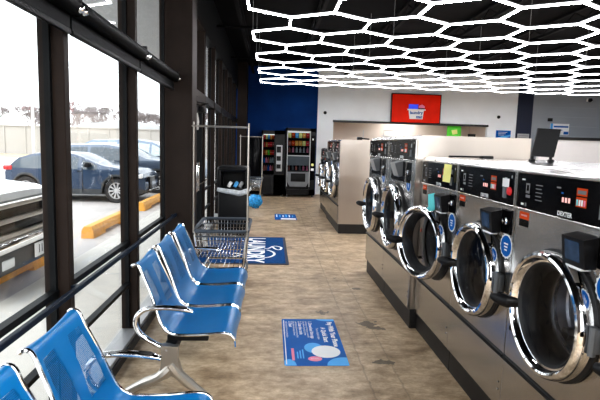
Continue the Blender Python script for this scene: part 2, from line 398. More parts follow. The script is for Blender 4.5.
# ceiling joists, conduits
for i, x in enumerate((-.55, .75, 2.1, 3.4, 4.8, 6.2, 7.7, 9.2)):
    q = MB().use('joist').box(x-.03, x+.03, YN, YB, 3.52, 3.56).box(x-.03, x+.03, YN, YB, 3.71, 3.75)
    y = YN
    while y < YB-.6: q.tube([(x, y, 3.56), (x, y+.3, 3.71), (x, y+.6, 3.56)], .008, 5); y += .6
    struct(q.build('trim_%d' % (10+i)), 'black open-web steel ceiling joist')
for i, y in enumerate((5.6, 8.6, 11.6)):
    struct(MB().use('joist').tube([(-.97, y, 3.47), (XR, y, 3.47)], .022, 6).build('trim_%d' % (20+i)), 'thin grey conduit crossing the ceiling')

# ------------------------------------------------------------------ hexagonal light grid
HZ = 3.0; HX0 = -.275; HW = .965; HP = .815; HY0 = 5.13; HE = .525
def hexgrid():
    root = empty('hexagon_light', (4.5, 8.5, HZ)); O = Vector((4.5, 8.5, HZ))
    segs = []
    NC = 10
    def vx(row, i): return HX0+HW*(i+(row % 2)*.5)
    for row in range(-2, 9):
        cnt = NC+1 if row % 2 == 0 else NC
        for i in range(cnt):
            x = vx(row, i); ya = HY0+HP*row; yb = ya+HE
            segs.append(((x, ya), (x, yb)))
            if row < 8:
                # far end of this edge joins the near ends of the next row
                for dx in (-HW/2, HW/2):
                    xn = x+dx
                    ok = (row % 2 == 0 and HX0-.01 < xn < HX0+HW*NC+.01) or row % 2 == 1
                    if ok: segs.append(((x, yb), (xn, HY0+HP*(row+1))))
        if row == 8:
            for i in range(NC):
                x = vx(8, i); segs.append(((x, HY0+HP*8+HE), (x+HW/2, HY0+HP*9))); segs.append(((x+HW/2, HY0+HP*9), (x+HW, HY0+HP*8+HE)))
    def seg(mb, a, b):
        A = Vector((*a, HZ))-O; B = Vector((*b, HZ))-O; d = (B-A).normalized(); sd = Vector((-d.y, d.x, 0))
        w = .012; A -= d*.008; B += d*.008
        P = [A-sd*w+Vector((0,0,-.010)), A+sd*w+Vector((0,0,-.010)), A+sd*w+Vector((0,0,.010)), A-sd*w+Vector((0,0,.010))]
        Q = [p+(B-A) for p in P]
        mb.use('tube').add([p+Vector((0,0,-.0005)) for p in P[:2]]+[p+Vector((0,0,-.0005)) for p in Q[:2]], [(0,1,3,2)])
        mb.use('tubeside').add(P+Q, [(1,2,6,5),(3,0,4,7),(0,3,2,1),(4,5,6,7)])
        mb.use('tubeblk').box(-.5,.5,-.5,.5,-.5,.5, mtx=Matrix.Translation((A+B)/2+Vector((0,0,.018)))@Matrix(((d.x*(B-A).length, sd.x*2*w, 0, 0), (d.y*(B-A).length, sd.y*2*w, 0, 0), (0,0,.012,0), (0,0,0,1))))
    def vis(s):
        m = (Vector((*s[0], HZ))+Vector((*s[1], HZ)))/2
        off = 0 if (m.y > 4.7 and -.5 < m.x < m.y*.72) else 100
        return off+m.y
    segs.sort(key=vis)
    for s in segs[:100]:
        mb = MB(); seg(mb, *s); mb.build('light_tube', root, smooth=False)
    mb = MB()
    for s in segs[100:]: seg(mb, *s)
    o = mb.build('light_tube', root, smooth=False); o['kind'] = 'stuff'
    # hanger wires
    mb = MB().use('greyl')
    for row in range(0, 9, 2):
        for i in range(0, 10, 2):
            x = vx(row, i)-O.x; y = HY0+HP*row-O.y; mb.tube([(x, y, .02), (x, y, .74)], .0035, 4)
    mb.build('hanger_wires', root)['kind'] = 'stuff'
    tag(root, 'large honeycomb grid of glowing white hexagon light tubes hung below the black ceiling', 'ceiling light')
hexgrid()

# ------------------------------------------------------------------ washers
def plate_hole(mb, y0, y1, z0, z1, cy, cz, R, x, n=64):
    inn = []; out = []
    cor = [(y0,z0),(y0,z1),(y1,z0),(y1,z1)]
    for k in range(n):
        t = 2*PI*k/n; c, s = math.cos(t), math.sin(t); inn.append((cy+R*c, cz+R*s))
        tt = 1e9
        if c > 1e-6: tt = min(tt, (y1-cy)/c)
        if c < -1e-6: tt = min(tt, (y0-cy)/c)
        if s > 1e-6: tt = min(tt, (z1-cz)/s)
        if s < -1e-6: tt = min(tt, (z0-cz)/s)
        out.append([cy+tt*c, cz+tt*s])
    for co in cor:
        j = min(range(n), key=lambda k: (out[k][0]-co[0])**2+(out[k][1]-co[1])**2); out[j] = list(co)
    vs = [(x, p[0], p[1]) for p in inn]+[(x, p[0], p[1]) for p in out]
    mb.add(vs, [(k, (k+1) % n, n+(k+1) % n, n+k) for k in range(n)])

def washer(W, H, ptop, pbot, trimz, plin, dcy, dcz, R, pro, depth, tall=False):
    """local frame: front plane x=0 facing -x, y 0..W (0 = near the camera), z up"""
    t = empty('washing_machine', (0,0,0)); g = .003
    MB().use('plinth').box(.018, depth-.02, .001, W-.001, 0, plin, .004, 1).build('plinth', t)
    b = MB().use('steel')
    y0, y1 = g, W-g
    zt = H-.035
    # sides, back, bottom, top lip
    prof = [(0,zt),(.022,H-.008),(.05,H),(depth,H),(depth,plin),(0,plin)]
    for yy in (y0, y1):
        b.use('steel_v').add([(p[0], yy, p[1]) for p in prof], [(0,1,2,3,4,5)])
    b.use('steel')
    for i in range(5):
        a, c = prof[i], prof[i+1]; b.add([(a[0],y0,a[1]),(a[0],y1,a[1]),(c[0],y1,c[1]),(c[0],y0,c[1])], [(0,1,2,3)])
    b.add([(0,y0,ptop+.004),(0,y1,ptop+.004),(0,y1,zt),(0,y0,zt)], [(0,1,2,3)])
    b.add([(0,y0,pbot-.006),(0,y1,pbot-.006),(0,y1,trimz+.01),(0,y0,trimz+.01)][:0] or [(0,y0,pbot-.006),(0,y0,pbot),(0,y1,pbot),(0,y1,pbot-.006)], [(0,1,2,3)])
    plate_hole(b, y0, y1, trimz+.01, pbot-.006, W-dcy, dcz, R*.80, 0.)
    b.build('cabinet', t)
    MB().use('steel').box(-.004, .02, y0, y1, plin+.004, trimz-.006, .003, 1).build('lower_panel', t)
    MB().use('blackp').box(-.014, .01, .001, W-.001, trimz-.006, trimz+.012, .004, 1).build('trim_bar', t)
    MB().use('steel').box(-.007, .01, y0, y1, ptop-.001, ptop+.012, .003, 1).box(-.007, .01, y0, y1, pbot-.010, pbot+.002, .003, 1).box(-.007, .01, y0, y0+.014, pbot, ptop).box(-.007, .01, y1-.008, y1, pbot, ptop).build('panel_trim', t)
    # control panel (s measured from the far seam)
    cp = MB().use('panelblack').box(-.002, .012, y0+.014, y1-.008, pbot+.002, ptop-.001).build('control_panel', t)
    ph = ptop-pbot; X = -.0035
    def rect(mb, s0, s1, a, c, key, x=X):
        k = W/.748
        mb.use(key).quad((x, W-s0*k, pbot+a*ph), (x, W-s1*k, pbot+a*ph), (x, W-s1*k, pbot+c*ph), (x, W-s0*k, pbot+c*ph))
    q = MB()
    rect(q, .045, .075, .80, .84, 'paper_w'); rect(q, .085, .12, .45, .73, 'legend'); rect(q, .093, .112, .52, .68, 'panelblack', X-.0005); rect(q, .088, .125, .33, .41, 'legend')
    for i in range(5): rect(q, .17, .225-.008*(i % 2), .70-.1*i, .725-.1*i, 'legend')
    rect(q, .05, .075, .10, .16, 'paper_w'); rect(q, .085, .10, .08, .18, 'legend')
    rect(q, .33, .36, .72, .76, 'legend'); rect(q, .365, .38, .60, .64, 'blue_p')
    q.build('printed_legend', cp, smooth=False)
    q = MB(); rect(q, .465, .53, .62, .80, 'orange'); rect(q, .471, .524, .66, .75, 'grey', X-.0005); rect(q, .465, .53, .36, .59, 'orange')
    for i, kk in enumerate(('cyan','paper_w','paper_w','pink')): rect(q, .468+.015*i, .479+.015*i, .39, .53, kk, X-.0005)
    q.build('price_label', cp, smooth=False)
    q = MB(); q.use('amber')
    for i in range(3): rect(q, .372+.021*i, .386+.021*i, .40, .52, 'amber')
    q.build('display', cp, smooth=False)
    q = MB(); rect(q, .62, .645, .62, .80, 'greyl'); rect(q, .605, .65, .18, .5, 'grey'); rect(q, .69, .70, .8, .88, 'greyl'); q.use('grey')
    for i in range(4): q.lathe([(.009,0),(.009,.004),(0,.005)], (-.002, W-.63*W/.748, pbot+(.22+.08*i)*ph), (-1,0,0), 10)
    q.build('buttons', cp)
    MB().use('paper_w').text('DEXTER', .027 if not tall else .03, (X-.0012, W-.40*W/.748, pbot+.11*ph), (0,-1,0), (0,0,1), bold=.0008).build('lettering', cp, smooth=False)
    # screw on the lip
    # drum
    cy = W-dcy
    d = MB().use('rubber').lathe([(R*.80,0),(R*.74,.02),(R*.70,.07),(R*.74,.10)], (0,cy,dcz), (1,0,0), 48)
    d.use('chrome').lathe([(R*.735,.095),(R*.70,.10),(R*.70,.115),(R*.76,.125)], (0,cy,dcz), (1,0,0), 48)
    d.use('steel_dark').lathe([(R*.74,.10),(R*.80,.11),(R*.82,.14),(R*.82,.50),(R*.5,.515),(0,.52)], (0,cy,dcz), (1,0,0), 48)
    for i in range(4):
        a = PI/4+i*PI/2; c, s = math.cos(a), math.sin(a); p = R*.76
        d.tube([(.14, cy+p*c, dcz+p*s), (.5, cy+p*c, dcz+p*s)], .03, 6)
    for i in range(4): d.lathe([(R*.815,.18+.08*i),(R*.79,.19+.08*i),(R*.815,.20+.08*i)], (0,cy,dcz), (1,0,0), 48)
    d.build('drum', t)
    # door
    dr = MB().use('rubber').lathe([(R*1.03,-.001),(R*1.03,-.010),(R*.99,-.014),(R*.80,-.014)], (0,cy,dcz), (1,0,0), 64).build('door_seat', t)
    door = MB().use('chrome').lathe([(R*.985,-.012),(R*1.0,-.022),(R*1.0,-pro*.62),(R*.985,-pro*.82),(R*.955,-pro*.97),(R*.915,-pro),(R*.885,-pro*.93),(R*.865,-pro*.72),(R*.845,-pro*.62),(R*.815,-pro*.60),(R*.80,-pro*.45),(R*.80,-.012)], (0,cy,dcz), (1,0,0), 72).build('door', t)
    MB().use('rubber').lathe([(R*.812,-pro*.62),(R*.80,-pro*.66),(R*.775,-pro*.60),(R*.73,-pro*.30),(R*.70,-.005),(R*.69,.02)], (0,cy,dcz), (1,0,0), 64).build('gasket', door)
    MB().use('porthole').lathe([(R*.785,-pro*.60),(R*.77,-pro*.52),(R*.60,-pro*.42),(R*.3,-pro*.36),(0.001,-pro*.34)], (0,cy,dcz), (1,0,0), 48).build('door_glass', door)
    # handle (far side), hinge (near side)
    hz = dcz-.03*R/.26
    h = MB().use('blackp').tube([(-.03, cy+R*.88, hz), (-pro-.01, cy+R*.93, hz+.004), (-pro-.035, cy+R*1.04, hz+.008), (-pro-.05, cy+R*1.17, hz+.006)], [.024,.026,.024,.014], 10, flat=1.2)
    h.build('door_handle', door)
    MB().use('grey').box(-.034, .002, cy-R*1.10, cy-R*.985, dcz-.05, dcz+.045, .01).tube([(-.034, cy-R*1.04, dcz-.058), (-.034, cy-R*1.04, dcz+.052)], .014, 10).build('hinge', door)
    # card reader
    k = W/.748
    if not tall:
        rd = MB().use('blackp').prism([(0,1.070),(-.052,1.068),(-.066,1.178),(0,1.192)], 'y', W-.625*k, W-.49*k).build('card_reader', t)
        A = Vector((-.0560, W-.600*k, 1.088)); B = Vector((-.0560, W-.51*k, 1.088)); up = Vector((-.0100,0,.078))
        MB().use('screen').quad(A, B, B+up, A+up).build('screen', rd, smooth=False)
        MB().use('paper_w').box(-.052,-.012, W-.605*k, W-.51*k, 1.058, 1.068).build('paper_slot', rd)
        cn = MB().use('panelblack').box(-.006, 0, W-.722*k, W-.628*k, 1.075, 1.20, .002, 1).use('steel').box(-.008, 0, W-.626*k, W-.614*k, 1.05, 1.21).build('coin_panel', t)
        MB().use('chrome').lathe([(.020,0),(.020,.006),(.012,.010),(.012,.022),(0,.024)], (-.006, W-.675*k, 1.14), (-1,0,0), 20).build('coin_knob', cn)
        sz = 1.012; sy_ = W-.685*k
        MB().use('orange').box(-.002, 0, W-.125*k, W-.045*k, 1.175, 1.21).use('panelblack').box(-.002, 0, W-.125*k, W-.045*k, 1.14, 1.174).use('paper_w').text('WARNING', .012, (-.0028, W-.085*k, 1.193), (0,-1,0), (0,0,1)).build('warning_label', t, smooth=False)
        MB().use('orange').box(-.002, 0, W-.055*k, W-.04*k, .83, .855).build('small_label', t, smooth=False)
    else:
        pn = MB().use('panelblack').box(-.004, 0, .10*k, W-.12*k, 1.20, 1.375, .002, 1).use('steel').box(-.008, 0, .21*k, .225*k, 1.19, 1.38).build('coin_panel', t)
        rd = MB().use('grey').prism([(0,1.25),(-.035,1.24),(-.075,1.36),(0,1.38)], 'y', .30*k, .44*k).build('card_reader', t)
        MB().use('greyl').prism([(-.037,1.245),(-.041,1.245),(-.081,1.362),(-.077,1.362)], 'y', .305*k, .435*k).build('reader_face', rd)
        MB().use('chrome').lathe([(.020,0),(.020,.006),(.012,.010),(.012,.022),(0,.024)], (-.004, .16*k, 1.29), (-1,0,0), 20).build('coin_knob', pn)
        sz = 1.19; sy_ = .14*k
    sc = MB().use('paper_w').disc(.063, (-.0018, sy_, sz), (-1,0,0), 64, rf=lambda q: 1+.05*math.cos(16*2*PI*q/64))
    sc.use('blue_p').disc(.054, (-.0026, sy_, sz), (-1,0,0), 40)
    for i, (tw) in enumerate(('FREE', 'DRY', 'WASH')[:3]):
        sc.use('paper_w').quad((-.0032, sy_+.022-.004*i, sz+.016-.016*i), (-.0032, sy_-.022+.004*i, sz+.016-.016*i), (-.0032, sy_-.022+.004*i, sz+.008-.016*i), (-.0032, sy_+.022-.004*i, sz+.008-.016*i))
    sc.build('round_sticker', t, smooth=False)
    MB().use('blackp').lathe([(.012,0),(.012,.012),(0,.014)], (-.001, W-.06*k if not tall else W-.1, trimz+.18), (-1,0,0), 12).build('plug', t)
    MB().use('chrome').lathe([(.006,0),(.006,.004),(0,.006)], (-.004, .03, plin+.10), (-1,0,0), 10).lathe([(.006,0),(.006,.004),(0,.006)], (-.004, .03, plin+.14), (-1,0,0), 10).build('screws', t)
    MB().use('chrome').lathe([(.009,0),(.009,.006),(.004,.010),(0,.011)], (.008, W-.26*k, H-.025), (-.8,0,.6), 12).build('lid_lock', t)
    return t

WN = .748; XN = 1.218; XT = 1.165
near = washer(WN, 1.432, 1.395, 1.225, .444, .156, .402, .82, .268, .080, .90)
tall = washer(.90, 1.60, 1.565, 1.395, .475, .165, .37, .865, .30, .085, .94, True)
seams = [2.292, 3.04, 3.788]
nl = [(seams[0]-2*WN, 'front load washer closest to the camera, mostly outside the right edge'),
      (seams[0]-WN, 'steel front load washer with the large door at the right edge of the photo'),
      (seams[0], 'steel front load washer with a white tag and red dot on its black control panel'),
      (seams[1]-.0, 'steel front load washer with a yellow sticky note on its control panel')]
for i, (y, lab) in enumerate(nl):
    o = near if i == 0 else copy_tree(near); o.location = (XN, y, 0); tag(o, lab, 'washer', 'front load washers along the right side')
tl = [(XT, 3.80, 'tall steel washer standing right behind the lower row, its bare side panel showing'), (XT, 4.70, 'tall steel washer under the thin pipe rack, beyond the first tall one'),
      (1.165, 8.06, 'tall steel washer at the near end of the far island, big plain side panel'), (1.165, 8.96, 'second tall steel washer along the far island')]
for i, (x, y, lab) in enumerate(tl):
    o = tall if i == 0 else copy_tree(tall); o.location = (x, y, 0); tag(o, lab, 'washer', 'front load washers along the right side')
for i, lab in enumerate(('lower steel washer third along the far island', 'lower steel washer at the far end of the island, closest to the vending machines')):
    o = copy_tree(near); o.location = (XN-.02, 9.87+i*WN, 0); tag(o, lab, 'washer', 'front load washers along the right side')
# the door of the machine with the sticky note stands ajar
t3 = [o for o in bpy.data.objects if o.name.startswith('washing_machine') and o.parent is None and abs(o.location.y-seams[1]) < .001][0]
dd = [c for c in kids(t3) if c.name.startswith('door') and not c.name.startswith('door_')][0]
hp = Vector((-.03, WN-.402-.268*1.04, 0)); rot = Matrix.Rotation(math.radians(17), 4, 'Z')
m_ = Matrix.Translation(hp)@rot@Matrix.Translation(-hp); dd.location = m_.to_translation(); dd.rotation_euler = m_.to_euler()
# notes on the machines
yT3 = 3.788; yT4 = 3.04
tag(MB().use('yellow').box(-.009, -.0085, -.032, .032, -.06, .06, mtx=Matrix.Translation((-.03,0,0))@Matrix.Rotation(.5,4,'Z')@Matrix.Translation((.009,0,0))@Matrix.Rotation(.08,4,'X')).build('sticky_note', loc=(XN, yT3-.62, 1.335)), 'pale yellow sticky note on a washer control panel', 'note')
MB().use('cyan').prism([(.03,-.065),(-.03,-.055),(-.015,.065),(.04,.05)], 'x', -.001, .001).build('card', loc=(XN-.06, yT3-.45, 1.12))
bpy.data.objects['card'].rotation_euler = (0,0,.6); tag(bpy.data.objects['card'], 'turquoise card stuck in front of a black card reader', 'card')
tag(MB().use('paper_w').box(-.0095, -.0085, -.035, .035, -.022, .022, .004).build('price_tag', loc=(XN, yT4-.645, 1.335)), 'small white tag on the middle washer control panel', 'tag')
tag(MB().use('red').lathe([(0.001,.012),(.02,.008),(.022,0)], (-.008, 0, 0), (-1,0,0), 20).build('red_button', loc=(XN, yT4-.69, 1.295)), 'round red button beside the white tag', 'button')

# tablet stand on the washer top
tt = empty('tablet_stand', (1.715, 2.95, 1.432)); tt.scale = (1.12, 1.12, 1.03)
def U(x, y, Y):
    yaw, pitch, roll, f = .0636, .1154, .0293, 480.83
    cy, sy = math.cos(yaw), math.sin(yaw); fw = Vector((sy*math.cos(pitch), cy*math.cos(pitch), -math.sin(pitch))); r = Vector((cy, -sy, 0)); u = r.cross(fw)
    c, s = math.cos(roll), math.sin(roll); r2 = c*r+s*u; u2 = -s*r+c*u
    d = fw+r2*((x-300)/f)-u2*((y-200)/f); return Vector((0,0,CAMH))+d*(Y/d.y)
# panel leaning back and to the side: a 17 x 20 cm plate
q = MB().use('blackp')
w2 = .072
P0 = [(-.072, 0, .035), (.060, 0, .030), (.118, .05, .202), (-.018, .05, .205)]
vs = [Vector(p) for p in P0]; nn = (vs[1]-vs[0]).cross(vs[3]-vs[0]).normalized()*.010
q.add([v for v in vs]+[v+nn for v in vs], [(0,1,2,3),(7,6,5,4),(0,4,5,1),(1,5,6,2),(2,6,7,3),(3,7,4,0)]).build('tablet_back', tt)
q = MB().use('grey'); vv = [vs[0].lerp(vs[2],.1), vs[1].lerp(vs[3],.1), vs[2].lerp(vs[0],.1), vs[3].lerp(vs[1],.1)]
q.add([v-nn*.08 for v in vv], [(0,1,2,3)]).build('back_plate', tt, smooth=False)
for sx in (-.060, .048):
    MB().use('blackp').box(sx-.014, sx+.014, -.016, .016, 0, .018, .004, 1).box(sx-.007, sx+.007, -.006, .010, .01, .05, .003, 1).build('foot', tt)
tag(tt, 'black tablet stand with two feet tilted on top of the washers', 'tablet stand')
# squeegee lying on top
sq = empty('squeegee', (1.50, 3.56, 1.432))
MB().use('blackp').tube([(-.16,0,.010),(.10,0,.012)], .007, 8).build('shaft', sq)
MB().use('rubber').box(.09,.17,-.04,.04,0,.022,.006).build('grip', sq)
tag(sq, 'thin black squeegee lying on top of the lower washers', 'squeegee')

# pipe rack over the tall washers
pr = empty('pipe_rack', (1.22, 5.2, 1.60))
q = MB().use('greyl')
q.tube([(.0,0,0),(.0,0,.075),(.11,0,.075),(.11,0,0)], .005, 6).tube([(.0,0,.01),(.11,0,.01)], .005, 6).tube([(.0,0,.02),(.0,.12,.02)], .004, 6)
q.build('pipes', pr)
vl = empty('water_valve', (1.52, 8.2, 1.60)); MB().use('blackp').box(-.05,.03,-.05,.05,0,.05,.01).tube([(.02,0,.03),(.16,.02,.02)], .014, 6).build('valve_body', vl); MB().use('greyl').tube([(.05,0,.03),(.05,0,.17)], .006, 6).build('pipe', vl)
tag(vl, 'black valve with a thin upright pipe on top of the far island', 'valve')
tag(pr, 'small square grey pipe frame on top of the tall washers', 'pipes')

# ------------------------------------------------------------------ benches
SP = [(.352,0,-.070),(.347,0,-.030),(.325,0,.002),(.28,0,.010),(.16,0,.0),(.06,0,-.002),(0,0,.006),(-.045,0,.04),(-.075,0,.10),(-.115,0,.21),(-.165,0,.325),(-.188,0,.378),(-.210,0,.388),(-.228,0,.374)]
def make_seat(w):
    path = smoothpath(SP, 4); n = len(path)
    o = MB().use('seat'); h = w/2-.012; T = .006
    nr = []
    for i in range(n):
        t = (path[min(i+1,n-1)]-path[max(i-1,0)]).normalized(); nr.append(Vector((-t.z,0,t.x)))
    vs = []
    K = 9
    tap = lambda z: 1-.17*max(0, min(1, (z-.03)/.30))
    for i in range(n):
        for j in range(K):
            y = (-h+2*h*j/(K-1)); dish = .010*math.cos(PI*y/(2*h)); y *= tap(path[i].z)
            vs.append(path[i]+Vector((0,y,0))+nr[i]*dish)
    for i in range(n):
        for j in range(K):
            y = (-h+2*h*j/(K-1)); dish = .010*math.cos(PI*y/(2*h))-T; y *= tap(path[i].z)
            vs.append(path[i]+Vector((0,y,0))+nr[i]*dish)
    N = n*K; fs = []
    for i in range(n-1):
        for j in range(K-1):
            a = i*K+j; fs.append((a,a+1,a+K+1,a+K)); fs.append((N+a,N+a+K,N+a+K+1,N+a+1))
    for j in range(K-1): fs.append((j,N+j,N+j+1,j+1)); a = (n-1)*K+j; fs.append((a,a+1,N+a+1,N+a))
    for i in range(n-1):
        a = i*K; fs.append((a,a+K,N+a+K,N+a)); a = i*K+K-1; fs.append((a,N+a,N+a+K,a+K))
    o.add(vs, fs); s = o.build('seat_shell', None, ang=60)
    for sg in (-1,1):
        MB().use('chrome').tube([p+Vector((0, sg*(w/2-.008)*tap(p.z), 0))-nr[i]*.004 for i, p in enumerate(path[4:-1])], .0085, 8).build('edge_tube', s)
    return s
def leg_frame():
    q = MB().use('chrome')
    arm = smoothpath([(.125,0,.150),(.08,0,.162),(.01,0,.170),(-.08,0,.170),(-.140,0,.158),(-.180,0,.118),(-.182,0,.065),(-.150,0,.015),(-.08,0,-.035),(-.015,0,-.065)], 4)
    q.tube(arm, [.013]*3+[.017]*(len(arm)-8)+[.018,.019,.02,.022,.024], 12, flat=.85); 
    o = q.build('armrest', None)
    MB().use('blackp').tube([(.115,0,.158),(.08,0,.172),(.03,0,.180)], [.008,.014,.010], 8, flat=.6).build('arm_pad', o)
    c = MB().use('cast')
    def strip(path, w, d=.016):
        for i in range(len(path)-1): pass
        c.tube(path, w, 10, flat=1.0)
    # hub plate
    c.prism([(-.045,-.035),(.045,-.045),(.042,-.12),(.065,-.19),(.005,-.215),(-.055,-.20),(-.042,-.12)], 'y', -.022, .022)
    strip(smoothpath([(.0,0,-.15),(.05,.0,-.215),(.13,.03,-.305),(.215,.05,-.385)], 3), [.036]*3+[.03]*3+[.025]*2+[.021]*2)
    strip(smoothpath([(.0,0,-.17),(-.06,.0,-.225),(-.19,.03,-.295),(-.33,.05,-.385)], 3), [.036]*3+[.028]*3+[.023]*2+[.018]*2)
    g = c.build('leg', None)
    MB().use('rubber').lathe([(.018,0),(.02,.012),(.012,.03)], (.215,.05,-.42), (0,0,1), 14).lathe([(.018,0),(.02,.012),(.012,.03)], (-.33,.05,-.42), (0,0,1), 14).build('foot_pads', g)
    return o, g
def bench(x, y0, n, pitch, label):
    t = empty('waiting_bench', (x, y0, .42))
    s0 = make_seat(pitch-.012)
    for i in range(n):
        s = s0 if i == 0 else copy_tree(s0); s.parent = t; s.location = (0, pitch*(i+.5), 0)
    L = pitch*n
    for k, y in enumerate((-.02, L+.02)):
        a, g = leg_frame(); a.parent = t; g.parent = t; a.location = (0,y,0); g.location = (0,y,0)
    b = MB().use('blackp').box(-.035, .03, -.01, L+.01, -.10, -.04, .008)
    for i in range(n): 
        yy = pitch*(i+.5)
        b.box(-.03, .20, yy-.20, yy-.16, -.045, -.012, .004, 1).box(-.03, .20, yy+.16, yy+.20, -.045, -.012, .004, 1)
    b.build('beam', t)
    t.location.z = .42
    tag(t, label, 'bench', 'blue perforated steel waiting benches by the windows')
    return t
bench(-.53, 2.60, 3, .49, 'blue perforated steel three-seat bench with chrome arm and legs, farther from the camera')
bench(-.575, .51, 3, .49, 'blue perforated steel bench cut off at the lower left corner, closest to the camera')

# ------------------------------------------------------------------ laundry carts
def cart(name_label, loc, rz=0.):
    t = empty('laundry_cart', loc, rz); W2 = .275; L2 = .42
    # rim: two bumper rails
    q = MB().use('bumper')
    def ring(a, b, z, r, mb, rr=.05):
        pts = []
        for (sx, sy, a0) in ((1,1,0),(-1,1,90),(-1,-1,180),(1,-1,270)):
            for k in range(5):
                an = math.radians(a0+22.5*k); pts.append((sx*(a-rr)+rr*math.cos(an), sy*(b-rr)+rr*math.sin(an), z))
        mb.tube(pts, r, 8, closed=True)
    ring(W2, L2, .60, .019, q, .06); ring(W2-.003, L2-.003, .545, .008, q, .06); q.build('rim_bumper', t)
    w = MB().use('chrome')
    a1, b1, z1 = W2-.05, L2-.06, .32
    for i in range(15):
        k = -1+2*i/14
        for s in (-1,1):
            w.tube([(k*W2*.95, s*L2, .60), (k*a1, s*b1, z1)], .0035, 5)
    for i in range(20):
        k = -1+2*i/19
        for s in (-1,1): w.tube([(s*W2, k*L2*.95, .60), (s*a1, k*b1, z1)], .0035, 5)
    for i in range(13): w.tube([(-a1+2*a1*i/12, -b1, z1), (-a1+2*a1*i/12, b1, z1)], .003, 5)
    for i in range(7): w.tube([(-a1, -b1+2*b1*i/6, z1), (a1, -b1+2*b1*i/6, z1)], .003, 5)
    for z in (.50, .41):
        k = (.60-z)/.28; ring(W2-.05*k, L2-.06*k, z, .004, w, .04)
    w.build('wire_basket', t)
    f = MB().use('chrome')
    for sx in (-1,1):
        for sy in (-1,1): f.tube([(sx*(W2-.01), sy*(L2-.02), .585), (sx*(W2-.04), sy*(L2-.05), .30), (sx*(W2-.05), sy*(L2-.05), .13)], .011, 8)
    ring(W2-.05, L2-.05, .135, .011, f, .03)
    f.build('frame', t)
    sh = MB().use('chrome')
    for i in range(9): sh.tube([(-W2+.06+(2*W2-.12)*i/8, -L2+.05, .14), (-W2+.06+(2*W2-.12)*i/8, L2-.05, .14)], .003, 5)
    for i in range(3): sh.tube([(-W2+.05, -L2+.2+.32*i, .137), (W2-.05, -L2+.2+.32*i, .137)], .004, 5)
    sh.build('lower_shelf', t)
    p = MB().use('cast')
    for sx in (-1,1): p.tube([(sx*(W2-.005), -L2+.01, .58), (sx*(W2-.005), -L2+.01, 1.69)], .0085, 10)
    p.build('pole', t); MB().use('cast').tube([(-W2-.02, -L2+.01, 1.65), (W2, -L2+.01, 1.65)], .010, 8).build('hanging_bar', t)
    for sx in (-1,1):
        for sy in (-1,1):
            c = MB().use('chrome').box(sx*(W2-.05)-.016, sx*(W2-.05)+.016, sy*(L2-.05)-.016, sy*(L2-.05)+.016, .09, .125, .003, 1)
            c.use('grey').lathe([(0.001,-.012),(.045,-.012),(.05,-.006),(.05,.006),(.045,.012),(0.001,.012)], (sx*(W2-.05)+.012, sy*(L2-.05)+.012, .05), (1,.1,0), 20).build('caster', t)
    tag(t, name_label, 'cart', 'wire laundry carts')
    return t
cart('chrome wire laundry cart with a tall hanging rail right behind the blue bench', (-.49, 5.25, 0))
cart('chrome wire laundry cart far back beside the vending machines', (-.47, 12.35, 0))
q = MB().use('bagblue'); bm = bmesh.new(); bmesh.ops.create_icosphere(bm, subdivisions=3, radius=1)
for v in bm.verts:
    k = 1+.18*math.sin(9*v.co.x+3*v.co.z)*math.cos(8*v.co.y); v.co = Vector((v.co.x*.17*k, v.co.y*.17*k, .16+v.co.z*.155*k))
q.add([v.co.copy() for v in bm.verts], [[v.index for v in f.verts] for f in bm.faces]); bm.free()
tag(q.build('laundry_bag', loc=(-.34, 11.1, .0)), 'crumpled blue and white bag on the floor before the far cart', 'bag')

# bin
t = empty('trash_bin', (-.585, 7.90, 0))
MB().use('blackp').box(-.235,.235,-.235,.235,.02,.72,.03,3).box(-.22,.22,-.22,.22,0,.03).build('bin_body', t)
h = MB().use('blackp'); h.box(-.25,.25,-.25,.25,.72,.78,.015).box(-.25,.25,-.25,.25,1.03,1.12,.045,4).box(-.25,-.19,-.25,.25,.76,1.06,.01).box(.19,.25,-.25,.25,.76,1.06,.01).box(-.22,.22,.1,.25,.76,1.06)
h.build('bin_hood', t)
MB().use('greyl').text('TRASH', .06, (0,-.252,.95), (1,0,0), (0,0,1)).build('lettering', t, smooth=False) if False else None
b = MB().use('bag'); pts = smoothpath([(-.245,-.257,.755),(-.15,-.262,.735),(0,-.262,.715),(.12,-.262,.70),(.245,-.257,.745)], 4)
b.tube(pts, [.022+.012*abs(math.sin(3*i)) for i in range(len(pts))], 8, flat=1.3)
b.tube([(.255,-.25,.745),(.262,0,.73),(.255,.25,.75)], .016, 8); b.build('bin_liner', t)
tag(t, 'tall black plastic trash bin with a pale liner folded over its edge', 'trash bin')
for (dx, k) in ((-.08,'paper_w'),(.02,'blue_l'),(.10,'greyl')):
    tag(MB().use(k).box(-.03,.03,-.04,.04,0,.10,.015, mtx=Matrix.Rotation(.5,4,'Y')).build('waste_cup', loc=(-.585+dx, 7.75, .785)), {'paper_w':'crumpled white cup inside the black bin opening','blue_l':'blue and white wrapper inside the black bin opening','greyl':'pale grey cup inside the black bin opening'}[k], 'litter')

